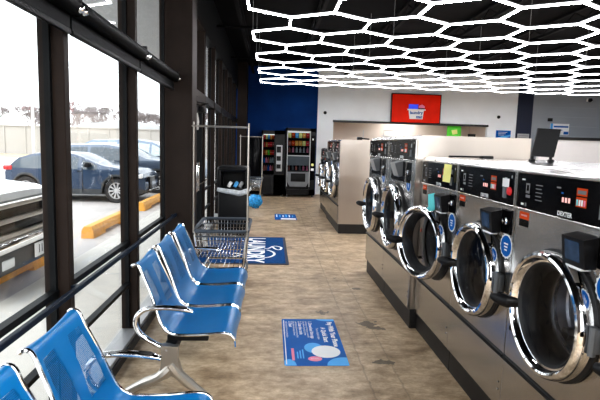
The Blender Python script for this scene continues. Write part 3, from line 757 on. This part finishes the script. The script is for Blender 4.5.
# ------------------------------------------------------------------ floor decals and mat
d = MB(); cx, cy = .350, 3.555; a, bq = .225, .44
def zq(mb, key, x0, x1, y0, y1, z): mb.use(key).quad((x0,y0,z),(x1,y0,z),(x1,y1,z),(x0,y1,z))
def rrect(a, b, r, n=5):
    out = []
    for (sx, sy, a0) in ((1,1,0),(-1,1,90),(-1,-1,180),(1,-1,270)):
        for k in range(n+1):
            an = math.radians(a0+90*k/n); out.append((sx*(a-r)+r*math.cos(an), sy*(b-r)+r*math.sin(an)))
    return out
d.use('blue_p').prism(rrect(a, bq, .02), 'z', 0, .0015)
def ell(mb, key, ex, ey, rx, ry, z, clip=True):
    P = []
    for k in range(36):
        t_ = 2*PI*k/36; x = ex+rx*math.cos(t_); y = ey+ry*math.sin(t_)
        if clip: x = max(-a+.002, min(a-.002, x)); y = max(-bq+.002, min(bq-.002, y))
        P.append((x,y,z))
    mb.use(key).add(P, [tuple(range(36))])
ell(d, 'blue_l', .17, bq, .10, .05, .0019); ell(d, 'blue_l', .20, -bq, .13, .13, .0019); ell(d, 'blue_l', -.19, -bq, .05, .10, .0019); ell(d, 'blue_l', .0, -.15, .07, .09, .0019)
ell(d, 'paper_w', .085, -.215, .105, .105, .0023); ell(d, 'pink', -.005, -.335, .05, .04, .0027)
for i in range(0, 9):
    pass
# text runs towards the camera, letter tops point to +x
R_, U_ = (0,-1,0), (1,0,0)
d.use('paper_w').text('Pay With Your Phone', .056, (.175,.12,.0026), R_, U_, bold=.003)
d.text('A Quick Start', .052, (.108,.10,.0026), R_, U_, bold=.002)
d.text('Three simple steps', .030, (.058,.12,.0026), R_, U_)
for i, (x, h1) in enumerate(((.0,'1. Download the app'),(-.085,'2. Scan the code'),(-.165,'3. Start'))):
    d.text(h1, .042, (x+.01, .38, .0026), R_, U_, align='LEFT', bold=.001)
    d.text('add funds and choose a machine', .026, (x-.022,.38,.0026), R_, U_, align='LEFT'); d.text('then follow the steps shown', .026, (x-.043,.38,.0026), R_, U_, align='LEFT')
d.text('SCAN', .022, (-.005,-.335,.0032), (1,0,0), (0,1,0))
zq(d, 'pink', -.168, -.148, -.36, -.16, .0026); zq(d, 'paper_w', -.212, -.205, -.42, .41, .0026)
for i in range(3): zq(d, 'blue_l', -.13+.02*i, -.12+.02*i, -.33, -.22+.02*i, .0026)
d.build('floor_sign', None, smooth=False, loc=(cx,cy,.0005))
tag(bpy.data.objects['floor_sign'], 'blue floor sticker printed with Pay With Your Phone and a white oval', 'floor sign')

mt = MB().use('navydk').prism([(x,y) for x,y in rrect(.62,.87,.02)], 'z', 0, .008)
M['matblue'] = mat('mat_blue', (.010,.065,.20), .9, 0, .2, 40, .5, 200, spec=.1)
mt.use('matblue').prism(rrect(.58,.83,.01), 'z', .008, .010)
mt.use('paper_w').text('LAUNDRY', .34, (.17,-.02,.0112), (0,-1,0), (1,0,0), bold=.012)
def ribbon(mb, pts, w, z):
    pts = smoothpath([(p[0],p[1],z) for p in pts], 5)
    for i in range(len(pts)-1):
        t_ = (pts[i+1]-pts[i]).normalized(); s_ = Vector((-t_.y,t_.x,0))*w; mb.quad(pts[i]-s_, pts[i+1]-s_, pts[i+1]+s_, pts[i]+s_)
ribbon(mt, [(-.10,-.30),(.0,-.38),(.07,-.48)], .018, .0112); ribbon(mt, [(-.10,-.52),(-.02,-.42),(.07,-.34)], .018, .0112)
ribbon(mt, [(.30,.0),(.36,.02),(.44,.18),(.54,.10),(.52,-.06),(.46,-.02),(.42,.12)], .016, .0112)
ribbon(mt, [(.30,-.55),(.38,-.50),(.44,-.36),(.42,-.20),(.34,-.08)], .018, .0112)
mt.build('door_mat', None, smooth=False, loc=(-.36, 6.73, .0))
tag(bpy.data.objects['door_mat'], 'dark blue entrance mat with large white lettering under the cart', 'mat')
d2 = MB().use('blue_p').prism(rrect(.22,.38,.03), 'z', 0, .0015)
d2.use('paper_w'); zq(d2, 'paper_w', -.10, .20, -.36, -.18, .002)
d2.use('paper_w').text('NOW HIRING', .11, (0,.15,.002), (1,0,0), (0,1,0), bold=.002) if False else None
for i in range(6): zq(d2, 'blue_l' if i % 2 else 'paper_w', -.19+.065*i, -.165+.065*i, -.05, .30-.04*(i % 3), .002)
d2.build('floor_sign', None, smooth=False, loc=(.335, 9.83, .0005))
tag(bpy.data.objects['floor_sign.001'], 'small blue and white floor sticker farther down the aisle', 'floor sign')

# ------------------------------------------------------------------ vending machines
YV = 13.62
cols = ['orange','red','yellow','green','orange','red','blue_l','pink','stopyel','brick_red','stopyel']
def vending(x0, x1, H, kind, label):
    t = empty('vending_machine', ((x0+x1)/2, YV, 0)); w = (x1-x0)/2; D = .86
    b = MB().use('blackp')
    b.box(-w, w, .30, D, .06, H, .01).box(-w, -w+.05, 0, .30, .06, H).box(w-(.17 if kind else .30), w, 0, .30, .06, H).box(-w, w, 0, .30, H-.10, H).box(-w, w, 0, .30, .06, .22 if kind else .62)
    if kind: b.use('blackp').box(-w+.05, w-.17, .04, .30, .22, .75)
    b.build('cabinet', t)
    for sx in (-1,1): MB().use('grey').lathe([(.025,0),(.02,.06)], (sx*(w-.06), .07, 0), (0,0,1), 12).build('foot', t)
    xr = w-.17 if kind else w-.30; xl = -w+.05
    rows = [1.68, 1.46, 1.27] if kind else [1.62,1.40,1.18,.96,.74]
    for i, z in enumerate(rows):
        MB().use('blackp').box(xl, xr, .02, .28, z-.02, z-.005).build('shelf', t)
    MB().use('vendglass').box(xl, xr, .0, .006, .75 if kind else .62, H-.10).build('glass_front', t)
    if kind:
        MB().use('greyl').box(xl-.02, xl, -.012, .0, .3, H-.08).box(xr, xr+.02, -.012, 0, .3, H-.08).box(xl, xr, -.012, 0, 1.16, 1.19).box(xl, xr, -.012, 0, H-.1, H-.08).build('front_trim', t)
        MB().use('grey').box(xl, xr, .03, .05, .9, 1.16).build('middle_panel', t)
        c = MB().use('grey').prism([(xl,.72),(xr,.72),(xr-.01,.42),(xr-.08,.30),(xl+.08,.30),(xl+.01,.42)], 'y', -.02, .02)
        c.use('blackp').box(xl+.10, xr-.10, -.03, 0, .44, .68, .02); c.build('delivery_door', t)
        MB().use('panelblack').box(xr+.03, w-.02, -.006, 0, .5, 1.75).use('paper_w').box(xr+.07, xr+.10, -.01, 0, 1.62, 1.67).build('keypad_panel', t)
        MB().use('yellow').disc(.04, (xr+.09, -.012, .93), (0,-1,0), 20).use('paper_w').box(xr+.05, xr+.13, -.01, 0, .76, .83).build('sticker', t)
    else:
        MB().use('greyl').box(xr+.06, w-.07, -.02, 0, .72, 1.46, .01).use('blackp').box(xr+.07, w-.11, -.03, 0, 1.25, 1.42).box(xr+.07, w-.11, -.03, 0, 1.02, 1.15).box(xr+.07, w-.11, -.03, 0, .80, .92).build('payment_panel', t)
    MB().use(emis('cabinet_light', (1,.97,.9), .8)).box(xl, xr, .05, .09, H-.125, H-.105).build('light_strip', t)
    tag(t, label, 'vending machine')
    # products
    shelves = rows if not kind else rows+[.80]
    for ri, z in enumerate(shelves):
        nn = 6 if kind else 5; sp = (xr-xl)/nn
        for i in range(nn):
            X = (x0+x1)/2+xl+sp*(i+.5); k = random.choice(cols); 
            bottle = (kind and ri >= 2) or (not kind and ri >= 3)
            if bottle:
                kk = random.choice(['greyl','pink','grey','blue_p','brick_red'])
                m_ = MB().use(kk).lathe([(0.001,0),(.028,0),(.03,.01),(.03,.10),(.013,.135),(.013,.15),(0.001,.152)], (0,0,0), (0,0,1), 10)
                o = m_.build('drink_bottle', loc=(X, YV+.12, z-.005 if z != .80 else .755))
                tag(o, 'small drink bottle behind the glass of a vending machine', 'bottle', 'bottles inside the vending machines')
            else:
                hh = .14; m_ = MB().use(k).add([(-sp*.4,0,0),(sp*.4,0,0),(sp*.4,.05,0),(-sp*.4,.05,0),(-sp*.42,-.02,hh*.5),(sp*.42,-.02,hh*.5),(sp*.42,.07,hh*.5),(-sp*.42,.07,hh*.5),(-sp*.4,.025,hh),(sp*.4,.025,hh)],
                    [(0,1,5,4),(4,5,9,8),(2,3,7,6),(6,7,8,9),(0,4,7,3),(1,2,6,5),(4,8,7),(5,6,9),(0,3,2,1)])
                m_.use('paper_w').quad((-sp*.2,-.012,hh*.3),(sp*.2,-.012,hh*.3),(sp*.2,-.021,hh*.55),(-sp*.2,-.021,hh*.55))
                o = m_.build('snack_bag', loc=(X, YV+.12, z-.005))
                tag(o, 'coloured snack bag on a vending machine shelf', 'snack', 'snack bags inside the vending machines')
bc = empty('storage_cabinet', (-.49, YV+.1, 0)); MB().use('blackp').box(-.19,.19,0,.6,.04,1.68,.01).box(-.17,.17,.02,.58,0,.05).build('cabinet', bc); MB().use('panelblack').box(-.18,.18,-.012,0,.08,1.64,.005).build('door', bc); tag(bc, 'plain black cabinet left of the vending machines', 'cabinet')
vending(-.26, .40, 1.86, 0, 'black vending machine with a silver payment panel, left of the pair')
vending(.43, 1.27, 1.95, 1, 'black glass-front snack vending machine with a grey delivery door, right of the pair')

# ------------------------------------------------------------------ television and signs on the back wall
tv = empty('television', (4.33, YB-.05, 2.66)); 
MB().use('blackp').box(-.76, .76, -.03, .04, -.44, .44, .01).build('bezel', tv)
M['redscreen'] = mat('red_screen', (.50,.012,.002), .4, 0, .25, 1.6, spec=.1, emit=(1,.03,.003), estr=.12)
MB().use('redscreen').box(-.73, .73, -.034, -.03, -.41, .41).build('screen', tv)
q = MB().use('paper_w').prism([(-.27,-.01),(.29,-.01),(.29,-.05),(.24,-.05),(.21,-.31),(-.19,-.31),(-.23,-.05),(-.27,-.05)], 'y', -.038, -.034)
M['screenblue'] = mat('screen_blue', (.02,.06,.6), .4, 0, .1, emit=(.02,.05,.7), estr=.4)
q.use('screenblue').prism([(-.23,-.01),(.06,-.01),(.06,.13),(-.23,.13)], 'y', -.037, -.034).use('pink').prism([(.07,.02),(.26,.02),(.26,.08),(.18,.13),(.08,.09)], 'y', -.037, -.034).use('panelblack').prism([(.06,-.01),(.26,-.01),(.26,.02),(.06,.02)], 'y', -.037, -.034)
q.use('blue_p').text('laundry', .13, (.01,-.0395,-.12), (1,0,0), (0,0,1), bold=.004).text('mat', .12, (.10,-.0395,-.24), (1,0,0), (0,0,1), bold=.004).build('screen_picture', tv, smooth=False)
tag(tv, 'wall television showing a white laundry basket on a red screen', 'television')
def backsign(name, x0, x1, z0, z1, y, key, label, cat, extra=None):
    q = MB().use(key).box(-(x1-x0)/2, (x1-x0)/2, -.02, 0, 0, z1-z0, .003, 1)
    if extra: extra(q, (x1-x0)/2, z1-z0)
    return tag(q.build(name, smooth=False, loc=((x0+x1)/2, y, z0)), label, cat)
def ex1(q, w, h):
    q.use('blue_l').prism([(-w,0),(w*.2,0),(w,h*.3),(w,h*.5),(-w*.3,h*.25)], 'y', -.024, -.02).use('paper_w')
    for i in range(3): q.box(-w*.7, w*(.5-.2*i), -.025, -.02, h*(.75-.18*i), h*(.80-.18*i))
backsign('wall_sign', 6.88, 7.34, 1.86, 2.10, YB, 'blue_p', 'blue printed sign on the white back wall', 'sign', ex1)
def ex2(q, w, h):
    q.use('blue_l').box(-w, -w*.75, -.025, -.02, h*.1, h); q.use('blue_p')
    q.box(-w*.65, w*.9, -.025, -.02, h*.66, h*.80).box(-w*.65, w*.3, -.025, -.02, h*.40, h*.46).box(w*.45, w*.95, -.025, -.02, h*.05, h*.3)
backsign('wall_sign', 8.58, 9.18, 2.02, 2.36, YB, 'paper_w', 'white notice with blue print on the grey planked wall', 'sign', ex2)
def ex3(q, w, h):
    q.use('yellow').prism([(-w*.2,h*.2),(w*.5,h*.3),(w*.4,h*.7),(-w*.4,h*.6)], 'y', -.024, -.02)
backsign('green_poster', 5.42, 5.86, 1.86, 2.2, YB+.2, 'green', 'bright green poster hanging in the service opening', 'poster', ex3)
backsign('grey_box', 7.55, 7.92, 1.80, 2.02, YB-.02, 'greyl', 'pale grey wall box at the foot of the navy pier', 'box', lambda q, w, h: q.use('grey').box(-w*.8, w*.8, -.025, -.02, h*.2, h*.25).box(-w*.8, w*.5, -.025, -.02, h*.45, h*.5).box(-w*.8, w*.8, -.025, -.02, h*.7, h*.75))
backsign('small_monitor', 6.25, 6.5, 1.86, 1.98, YB+.6, 'blackp', 'small black monitor inside the service opening', 'monitor')
def sensor(x, z, y, lab):
    t = MB().use('blackp').lathe([(0.001,.06),(.03,.055),(.045,.03),(.05,0)], (0,0,0), (0,-1,0), 14).build('wall_sensor', loc=(x,y,z)); tag(t, lab, 'sensor')
sensor(1.60, 2.46, YB, 'small black sensor on the white wall beside the navy wall'); sensor(6.93, 2.50, YB, 'small black sensor on the white wall right of the television')
t = MB().use('paper_w').box(-.09,.09,-.04,0,-.04,.05,.01).use('blackp').lathe([(0.001,.12),(.05,.10),(.06,.04),(.06,.03)], (0,0,0), (0,-1,0), 16).build('security_camera', loc=(9.75, YB, 3.10)); tag(t, 'security camera high on the grey planked wall', 'camera')
t = MB().use('blackp').box(-.07,.07,-.05,0,-.05,.05,.01).build('wall_speaker', loc=(8.55, YB, 2.47)); tag(t, 'small black box above the notice on the grey wall', 'speaker')
# counter in the service opening with a few things
struct(MB().use('steel').box(1.86, 6.6, YB-.2, YB+.6, 1.0, 1.05).build('trim_5'), 'steel counter of the service opening')

# ------------------------------------------------------------------ outdoors
GZ = -.25
struct(MB().use('walk').box(-2.70, XO, -6, 26, -.40, -.18).build('ground_sidewalk'), 'pale concrete sidewalk outside the windows')
struct(MB().use('asphalt').box(-90, -2.70, -20, 120, -.5, GZ).build('ground_parking_lot'), 'pale grey asphalt parking lot')
struct(MB().use('dry').box(-90, -12, 41, 48.6, GZ, GZ+.03).build('ground_verge'), 'strip of dry grass before the white fence')
# joint lines in the sidewalk are real grooves
struct(MB().use('soffit').box(-2.9, XO, -6, 26, 3.25, 3.4).build('trim_4'), 'pale canopy soffit outside the windows')
def stop(y0, y1, lab):
    x = -3.17; t = MB().use('stopyel'); prof = [(-.11,0),(.11,0),(.10,.14),(.06,.21),(-.06,.21),(-.10,.14)]
    n_ = 9; vs = []; fs = []
    yy = [0, .02, .25, .28, .55, .58, (y1-y0)/2]; 
    L = (y1-y0)
    t.prism([(p[0], p[1]+.0) for p in prof], 'y', -L/2, -L*.22).prism([(p[0], p[1]+.0) for p in prof], 'y', L*.22, L/2).prism([(-.10,.05),(.10,.05),(.10,.14),(.06,.21),(-.06,.21),(-.10,.14)], 'y', -L*.22, L*.22)
    tag(t.build('wheel_stop', loc=(x, (y0+y1)/2, GZ), smooth=False), lab, 'wheel stop', 'yellow painted concrete wheel stops')
# stops stand on the lot edge
stop(4.75, 7.0, 'yellow concrete wheel stop under the white pickup bumper'); stop(8.5, 10.7, 'yellow concrete wheel stop in the open bay before the blue car'); stop(11.95, 14.4, 'yellow concrete wheel stop farthest along, beside the front of the blue car')

def interp(P, u):
    for i in range(len(P)-1):
        if u <= P[i+1][0]:
            a, b = P[i], P[i+1]; t = (u-a[0])/(b[0]-a[0]) if b[0] > a[0] else 0
            t2 = t*t*(3-2*t)*.35+t*.65; return a[1]+(b[1]-a[1])*t2
    return P[-1][1]
def car(name, label, cat, L, W, top, belt, wheels, wr, paint, gl, rear_glass, front_glass, pillars, loc, rz=0., clad=True, clear=.22, tumble=.42):
    """faces +x; origin at the middle of the footprint"""
    t = empty(name, loc, rz); NU = 110; R1 = 9; R2 = 6; J = 10; ra = wr+.06
    def zb(u):
        z = clear+.10*max(0, 1-u/.35)+.06*max(0, 1-(L-u)/.35)
        for wu in wheels:
            d = abs(u-wu)
            if d < ra: z = max(z, wr+math.sqrt(ra*ra-d*d))
        return z
    def hw(u, z, zt):
        k = abs(2*u/L-1); w = W/2*(1-.10*k**5-.05*k**12)
        if z > belt: w -= tumble*(z-belt)
        else: w -= .05*((belt-z)/belt)**2+.02*max(0,(z-belt+.12))
        return w
    us = [L*i/NU for i in range(NU+1)]
    groups = {}
    def put(key, mt, vs): groups.setdefault((key, mt), []).append(vs)
    grid = {}
    for i, u in enumerate(us):
        zt = interp(top, u); zb_ = zb(u); zm = min(belt, zt-.02)
        zm = max(zm, zb_+.01) if zt > zb_ else zm
        zs = [zb_+(zm-zb_)*r/R1 for r in range(R1+1)]+[zm+(zt-zm)*r/R2 for r in range(1, R2+1)]
        for r, z in enumerate(zs):
            for s in (-1, 1):
                x = u-L/2
                # round the nose and tail
                grid[(i, r, s)] = (x, s*hw(u, z, zt), z)
    RT = R1+R2
    for i in range(NU):
        um = (us[i]+us[i+1])/2; zt = interp(top, um)
        for r in range(RT):
            for s in (-1, 1):
                q = [grid[(i,r,s)], grid[(i+1,r,s)], grid[(i+1,r+1,s)], grid[(i,r+1,s)]]
                if r >= R1 and r < RT-1 and zt > belt+.16 and rear_glass[0]+.10 < um < front_glass[1]-.18 and not any(abs(um-p) < .045 for p in pillars):
                    put('side_window', gl, q)
                elif clad and (q[0][2] < clear+.12 or any(abs(math.hypot(um-wu, (q[0][2]+q[2][2])/2-wr)) < ra+.055 for wu in wheels)) and r < 3: put('body', 'cladding', q)
                else: put('body', paint, q)
        # top
        for j in range(J):
            def tp(ii, jj):
                a = grid[(ii,RT,-1)]; b = grid[(ii,RT,1)]; k = jj/J; y = a[1]+(b[1]-a[1])*k; return (a[0], y, a[2]+.035*(1-(2*k-1)**2))
            q = [tp(i,j), tp(i+1,j), tp(i+1,j+1), tp(i,j+1)]
            if front_glass[0] < um < front_glass[1] and 0 < j < J-1: put('windshield', gl, q)
            elif rear_glass[0] < um < rear_glass[1] and 0 < j < J-1: put('rear_window', gl, q)
            else: put('body', paint, q)
    for e in (0, NU):
        sgn = -1 if e == 0 else 1
        for r in range(RT):
            for j in range(J):
                def cp(rr, jj):
                    a = grid[(e,rr,-1)]; b = grid[(e,rr,1)]; k = jj/J; bul = .13*(1-(2*k-1)**2)*math.sin(PI*min(1, (rr+2)/(RT+2)))
                    zc = .035*(1-(2*k-1)**2) if rr == RT else 0
                    return (a[0]+sgn*bul*(1 if rr < RT else 0), a[1]+(b[1]-a[1])*k, a[2]+zc)
                put('body', 'cladding' if (clad and r < 2) else paint, [cp(r,j), cp(r,j+1), cp(r+1,j+1), cp(r+1,j)])
    parts = {}
    for (key, mt), qs in groups.items():
        mb = parts.setdefault(key, MB()); mb.use(mt)
        for q in qs: mb.quad(*q)
    body = None
    for key, mb in parts.items():
        o = mb.build(key, t)
        me = o.data; bm = bmesh.new(); bm.from_mesh(me); bmesh.ops.remove_doubles(bm, verts=bm.verts, dist=.0005); bmesh.ops.recalc_face_normals(bm, faces=bm.faces); bm.to_mesh(me); bm.free(); me.set_sharp_from_angle(angle=math.radians(40))
    # underbody and wheels
    MB().use('tyre').box(-L/2+.15, L/2-.15, -W/2+.28, W/2-.28, clear-.02, .75).build('underbody', t)
    for wu in wheels:
        for s in (-1, 1):
            c = (wu-L/2, s*(W/2-.13), wr)
            w_ = MB().use('tyre').lathe([(wr*.66,.09),(wr*.93,.11),(wr,.08),(wr,-.08),(wr*.93,-.11),(wr*.66,-.09)], c, (0,s,0), 36).build('wheel', t)
            rm = MB().use('rim').lathe([(wr*.68,.095),(wr*.66,.105),(wr*.62,.09),(wr*.60,.05)], c, (0,s,0), 36).use('tyre').disc(wr*.62, (c[0], c[1]+s*.03, c[2]), (0,s,0), 24).use('rim')
            for k in range(10):
                a = 2*PI*k/10; rm.tube([(c[0]+.04*math.cos(a), c[1]+s*.09, c[2]+.04*math.sin(a)), (c[0]+wr*.62*math.cos(a+.06), c[1]+s*.085, c[2]+wr*.62*math.sin(a+.06))], [.016,.030], 5)
            rm.lathe([(.06,.10),(.04,.115),(.001,.115)], c, (0,s,0), 12); rm.build('rim', w_)
            MB().use('tyre').disc(ra*.98, (c[0], c[1]-s*.12, c[2]), (0,s,0), 24).build('wheel_well', t)
    return t
def mirror(t, x, y, z, key):
    MB().use(key).box(x-.09, x+.08, y-.12, y+.06, z-.06, z+.07, .03).build('mirror', t)

# blue compact SUV (faces +x)
top1 = [(0,.78),(.10,.92),(.42,1.18),(.80,1.29),(1.3,1.335),(1.9,1.31),(2.85,1.0),(3.70,.89),(3.90,.78),(3.97,.60)]
sv = car('parked_car', 'dark blue compact crossover parked side-on outside the windows', 'car', 3.97, 1.78, top1, .90, (.62, 3.17), .335, 'carblue', 'carglass', (.02,.42), (1.98,2.83), (1.12,2.14), (-5.31, 14.25, GZ), 0.); sv.scale = (.94,1,1)
tag(sv, 'dark blue compact crossover parked side-on outside the windows', 'car', 'cars parked outside the windows')
mirror(sv, .42, -.93, 1.03, 'blackp'); mirror(sv, .42, .99, 1.03, 'blackp')
MB().use('taillight').box(-1.99, -1.74, -.85, -.72, .84, .96, .03).build('tail_light', sv); MB().use('headlight').box(1.62, 1.93, -.84, -.70, .68, .80, .03).box(1.62, 1.93, .70, .84, .68, .80, .03).build('head_light', sv)
MB().use('panelblack').box(1.97, 2.08, -.55, .55, .36, .72, .03).use('chrome').box(2.06, 2.09, -.58, .58, .34, .37).build('grille', sv)
MB().use('blackp').box(-.75, -.60, -.905, -.885, .84, .87).box(.10, .25, -.905, -.885, .84, .87).build('door_handles', sv)
MB().use('tyre').box(-.815, -.805, -.899, -.88, .30, .95).box(.235, .245, -.899, -.88, .30, .95).build('door_seams', sv)
top2 = [(0,1.0),(.06,1.08),(.25,1.40),(.6,1.51),(2.0,1.55),(2.6,1.48),(3.4,1.12),(4.35,1.0),(4.55,.85),(4.62,.65)]
s2 = car('parked_car', '', 'car', 4.62, 1.86, top2, 1.05, (.9, 3.72), .35, 'carslate', 'carglass', (.02,.4), (2.65,3.35), (1.5,2.62), (-5.13, 17.0, GZ), 0.)
tag(s2, 'slate blue crossover parked behind the dark blue one', 'car', 'cars parked outside the windows'); mirror(s2, .7, -.98, 1.12, 'blackp')
top3 = [(0,1.05),(.06,1.15),(.25,1.52),(.6,1.68),(2.2,1.74),(2.9,1.66),(3.7,1.22),(4.6,1.10),(4.85,.9),(4.9,.7)]
s3 = car('parked_car', '', 'car', 4.9, 1.9, top3, 1.14, (.95, 3.95), .37, 'carsilver', 'carglass2', (.02,.4), (2.95,3.65), (1.6,2.85), (-5.05, 19.9, GZ), 0.)
tag(s3, 'silver blue sport utility vehicle farthest of the parked row, its windows pale', 'car', 'cars parked outside the windows'); mirror(s3, .9, -1.0, 1.25, 'blackp')
# white pickup, nose towards the shop
topP = [(0,1.15),(.05,1.22),(2.2,1.24),(2.3,1.85),(2.7,1.92),(3.7,1.90),(4.35,1.25),(5.5,1.14),(5.66,1.08),(5.70,.92)]
pk = car('pickup_truck', '', 'car', 5.7, 1.98, topP, 1.08, (1.15, 4.75), .40, 'carwhite', 'carglass', (2.2,2.3), (3.72,4.33), (3.0,), (-2.86-2.85, 5.62, GZ), 0., clad=False, clear=.42)
tag(pk, 'white pickup truck nosed up to the shop window, chrome grille and plate showing', 'truck', 'cars parked outside the windows')
g = MB().use('panelblack').box(2.80, 3.02, -.80, .80, .70, 1.04, .02).use('cast')
for z in (1.035, .88, .72): g.box(2.99, 3.055, -.82, .82, z-.025, z+.025, .012)
for y in (-.80, .80): g.box(2.98, 3.04, y-.025, y+.025, .70, 1.05, .01)
g.build('grille', pk)
MB().use('headlight').box(2.66, 2.93, .80, .96, .76, 1.02, .03).build('head_light', pk); MB().use('headlight').box(2.66, 2.93, -.96, -.80, .76, 1.02, .03).build('head_light', pk)
MB().use('chrome').box(2.84, 3.09, -.97, .97, .56, .69, .03, 3).use('cladding').box(2.82, 3.07, -.95, .95, .34, .565, .03, 3).use('headlight').box(3.04, 3.08, -.78, -.55, .40, .50, .01).box(3.04, 3.08, .55, .78, .40, .50, .01).build('bumper', pk)
MB().use('paper_w').box(3.09, 3.10, -.16, .16, .40, .56, .004, 1).use('cladding').text('118', .13, (3.102, .0, .48), (0,1,0), (0,0,1), bold=.003).build('license_plate', pk, smooth=False)

# fence, poles, buildings, trees
fe = MB().use('fence')
x = -60
fe.box(-60, 10, 49, 49.15, GZ, 2.45)
for i in range(36): fe.box(-60+2*i-.08, -60+2*i+.08, 48.93, 49.0, GZ, 2.5)
fe.box(-60, 10, 48.9, 49.2, 2.45, 2.55)
tag(fe.build('fence'), 'long white board fence at the far side of the parking lot', 'fence')
p = empty('utility_pole', (-21.8, 46, GZ)); MB().use('pole').tube([(0,0,0),(0,0,8.6)], [.16,.11], 10).build('pole', p); MB().use('pole').box(-1.5,.4,-.06,.06,7.7,7.85).tube([(-1.5,0,7.8),(-1.9,0,7.95)], .05, 6).build('cross_arm', p)
tag(p, 'weathered grey utility pole before the white fence', 'pole')
def building(x0, x1, y, h, label, nd):
    t = empty('building', ((x0+x1)/2, y, GZ)); w = (x1-x0)/2
    MB().use('fence').box(-w, w, 0, 8, 0, h).build('wall', t); MB().use('soffit').prism([(-w-.3,h),(w+.3,h),(w+.3,h+.25),(0,h+1.0),(-w-.3,h+.25)], 'y', -.3, 8.3).build('roof', t)
    for i in range(nd):
        xx = -w+(i+.5)*2*w/nd; MB().use('soffit').box(xx-.8, xx+.8, -.06, 0, 0, h*.7).build('shutter', t)
    tag(t, label, 'building')
building(-22, -12.5, 58, 3.0, 'long low white storage building beyond the fence, left one', 5)
building(-11, -3, 66, 3.6, 'low white building beyond the parked cars, right one', 4)
def tree(x, y, h, key, label, seed):
    rnd = random.Random(seed); t = empty('bare_tree', (x, y, GZ))
    MB().use(key).tube([(0,0,0),(0,0,h*.45)], [.30,.2], 6).build('trunk', t)
    mb = MB().use(key)
    def br(p, d, l, r, n_):
        q = p+d*l; mb.tube([p, q], [max(r,.03), max(r*.6,.026)], 3, cap=False)
        if n_ == 0: return
        for k in range(3):
            dd = (d+Vector((rnd.uniform(-.8,.8), rnd.uniform(-.8,.8), rnd.uniform(-.1,.5)))).normalized(); br(q, dd, l*.72, r*.6, n_-1)
    for k in range(4):
        br(Vector((0,0,h*(.25+.06*k))), Vector((rnd.uniform(-.7,.7), rnd.uniform(-.7,.7), 1)).normalized(), h*.2, .12, 5)
    mb.build('branches', t); tag(t, label, 'tree', 'bare winter trees beyond the fence')
tr = [(-32.0,54,5.6,'barkred','reddish bare tree at the left edge beyond the fence')]+[(x_, y_, h_, 'bark', 0) for x_, y_, h_ in ((-41,74,6.2),(-36.5,76,6.6),(-32.5,73,5.6),(-29,78,6.4),(-25,75,6.8),(-21,79,6.4),(-17,76,5.8),(-12,80,6.6),(-34,88,8),(-26,90,8),(-18,92,8))]
for i, (x, y, h, k, lab) in enumerate(tr): tree(x, y, h, k, lab or 'grey-brown bare winter tree standing beyond the white fence', i+3)

# ------------------------------------------------------------------ light
w = bpy.data.worlds.new('overcast'); bpy.context.scene.world = w; w.use_nodes = True
N = w.node_tree.nodes; L = w.node_tree.links; bg = N['Background']
tc = N.new('ShaderNodeTexCoord'); sep = N.new('ShaderNodeSeparateXYZ'); cr = N.new('ShaderNodeValToRGB')
L.new(tc.outputs['Generated'], sep.inputs[0]); L.new(sep.outputs[2], cr.inputs[0])
cr.color_ramp.elements[0].color = (.92,.95,.98,1); cr.color_ramp.elements[1].color = (.90,.95,1,1)
L.new(cr.outputs[0], bg.inputs[0]); bg.inputs[1].default_value = 1.65
def area(name, loc, rot, sx, sy, e, col=(1,1,1), portal=False):
    l = bpy.data.lights.new(name, 'AREA'); l.shape = 'RECTANGLE'; l.size = sx; l.size_y = sy; l.energy = e; l.color = col
    if portal: l.cycles.is_portal = True
    o = bpy.data.objects.new(name, l); C.objects.link(o); o.location = loc; o.rotation_euler = rot; return o
# sky portal over the glazing
area('window_portal', (XO-.02, 1.8, 1.6), (0, -PI/2, 0), 3.1, 6.2, 1, portal=True)
area('window_portal', (XO-.02, 9.8, 1.6), (0, -PI/2, 0), 3.1, 9.2, 1, portal=True)
s = bpy.data.lights.new('sun', 'SUN'); s.energy = .9; s.angle = .6; s.color = (1,.97,.92); o = bpy.data.objects.new('sun', s); C.objects.link(o); o.rotation_euler = (math.radians(35), math.radians(-25), 0)
# unseen fill lamps added to brighten the room and the service opening
for (x, y, z, e) in ((2.5, -1.5, 3.4, 200), (.4, -2.6, 3.3, 130), (6.5, 2.0, 3.4, 90), (6.5, -2.0, 3.4, 90), (4.2, YB+.7, 2.45, 16)):
    area('fill_lamp', (x, y, z), (0,0,0), 1.0, .8, e)
sc = bpy.context.scene
sc.view_settings.view_transform = 'Standard'; sc.view_settings.look = 'Medium High Contrast'; sc.view_settings.exposure = 0.70
sc.cycles.use_denoising = True; sc.cycles.max_bounces = 8; sc.cycles.transparent_max_bounces = 16; sc.cycles.sample_clamp_indirect = 6; sc.cycles.caustics_reflective = False
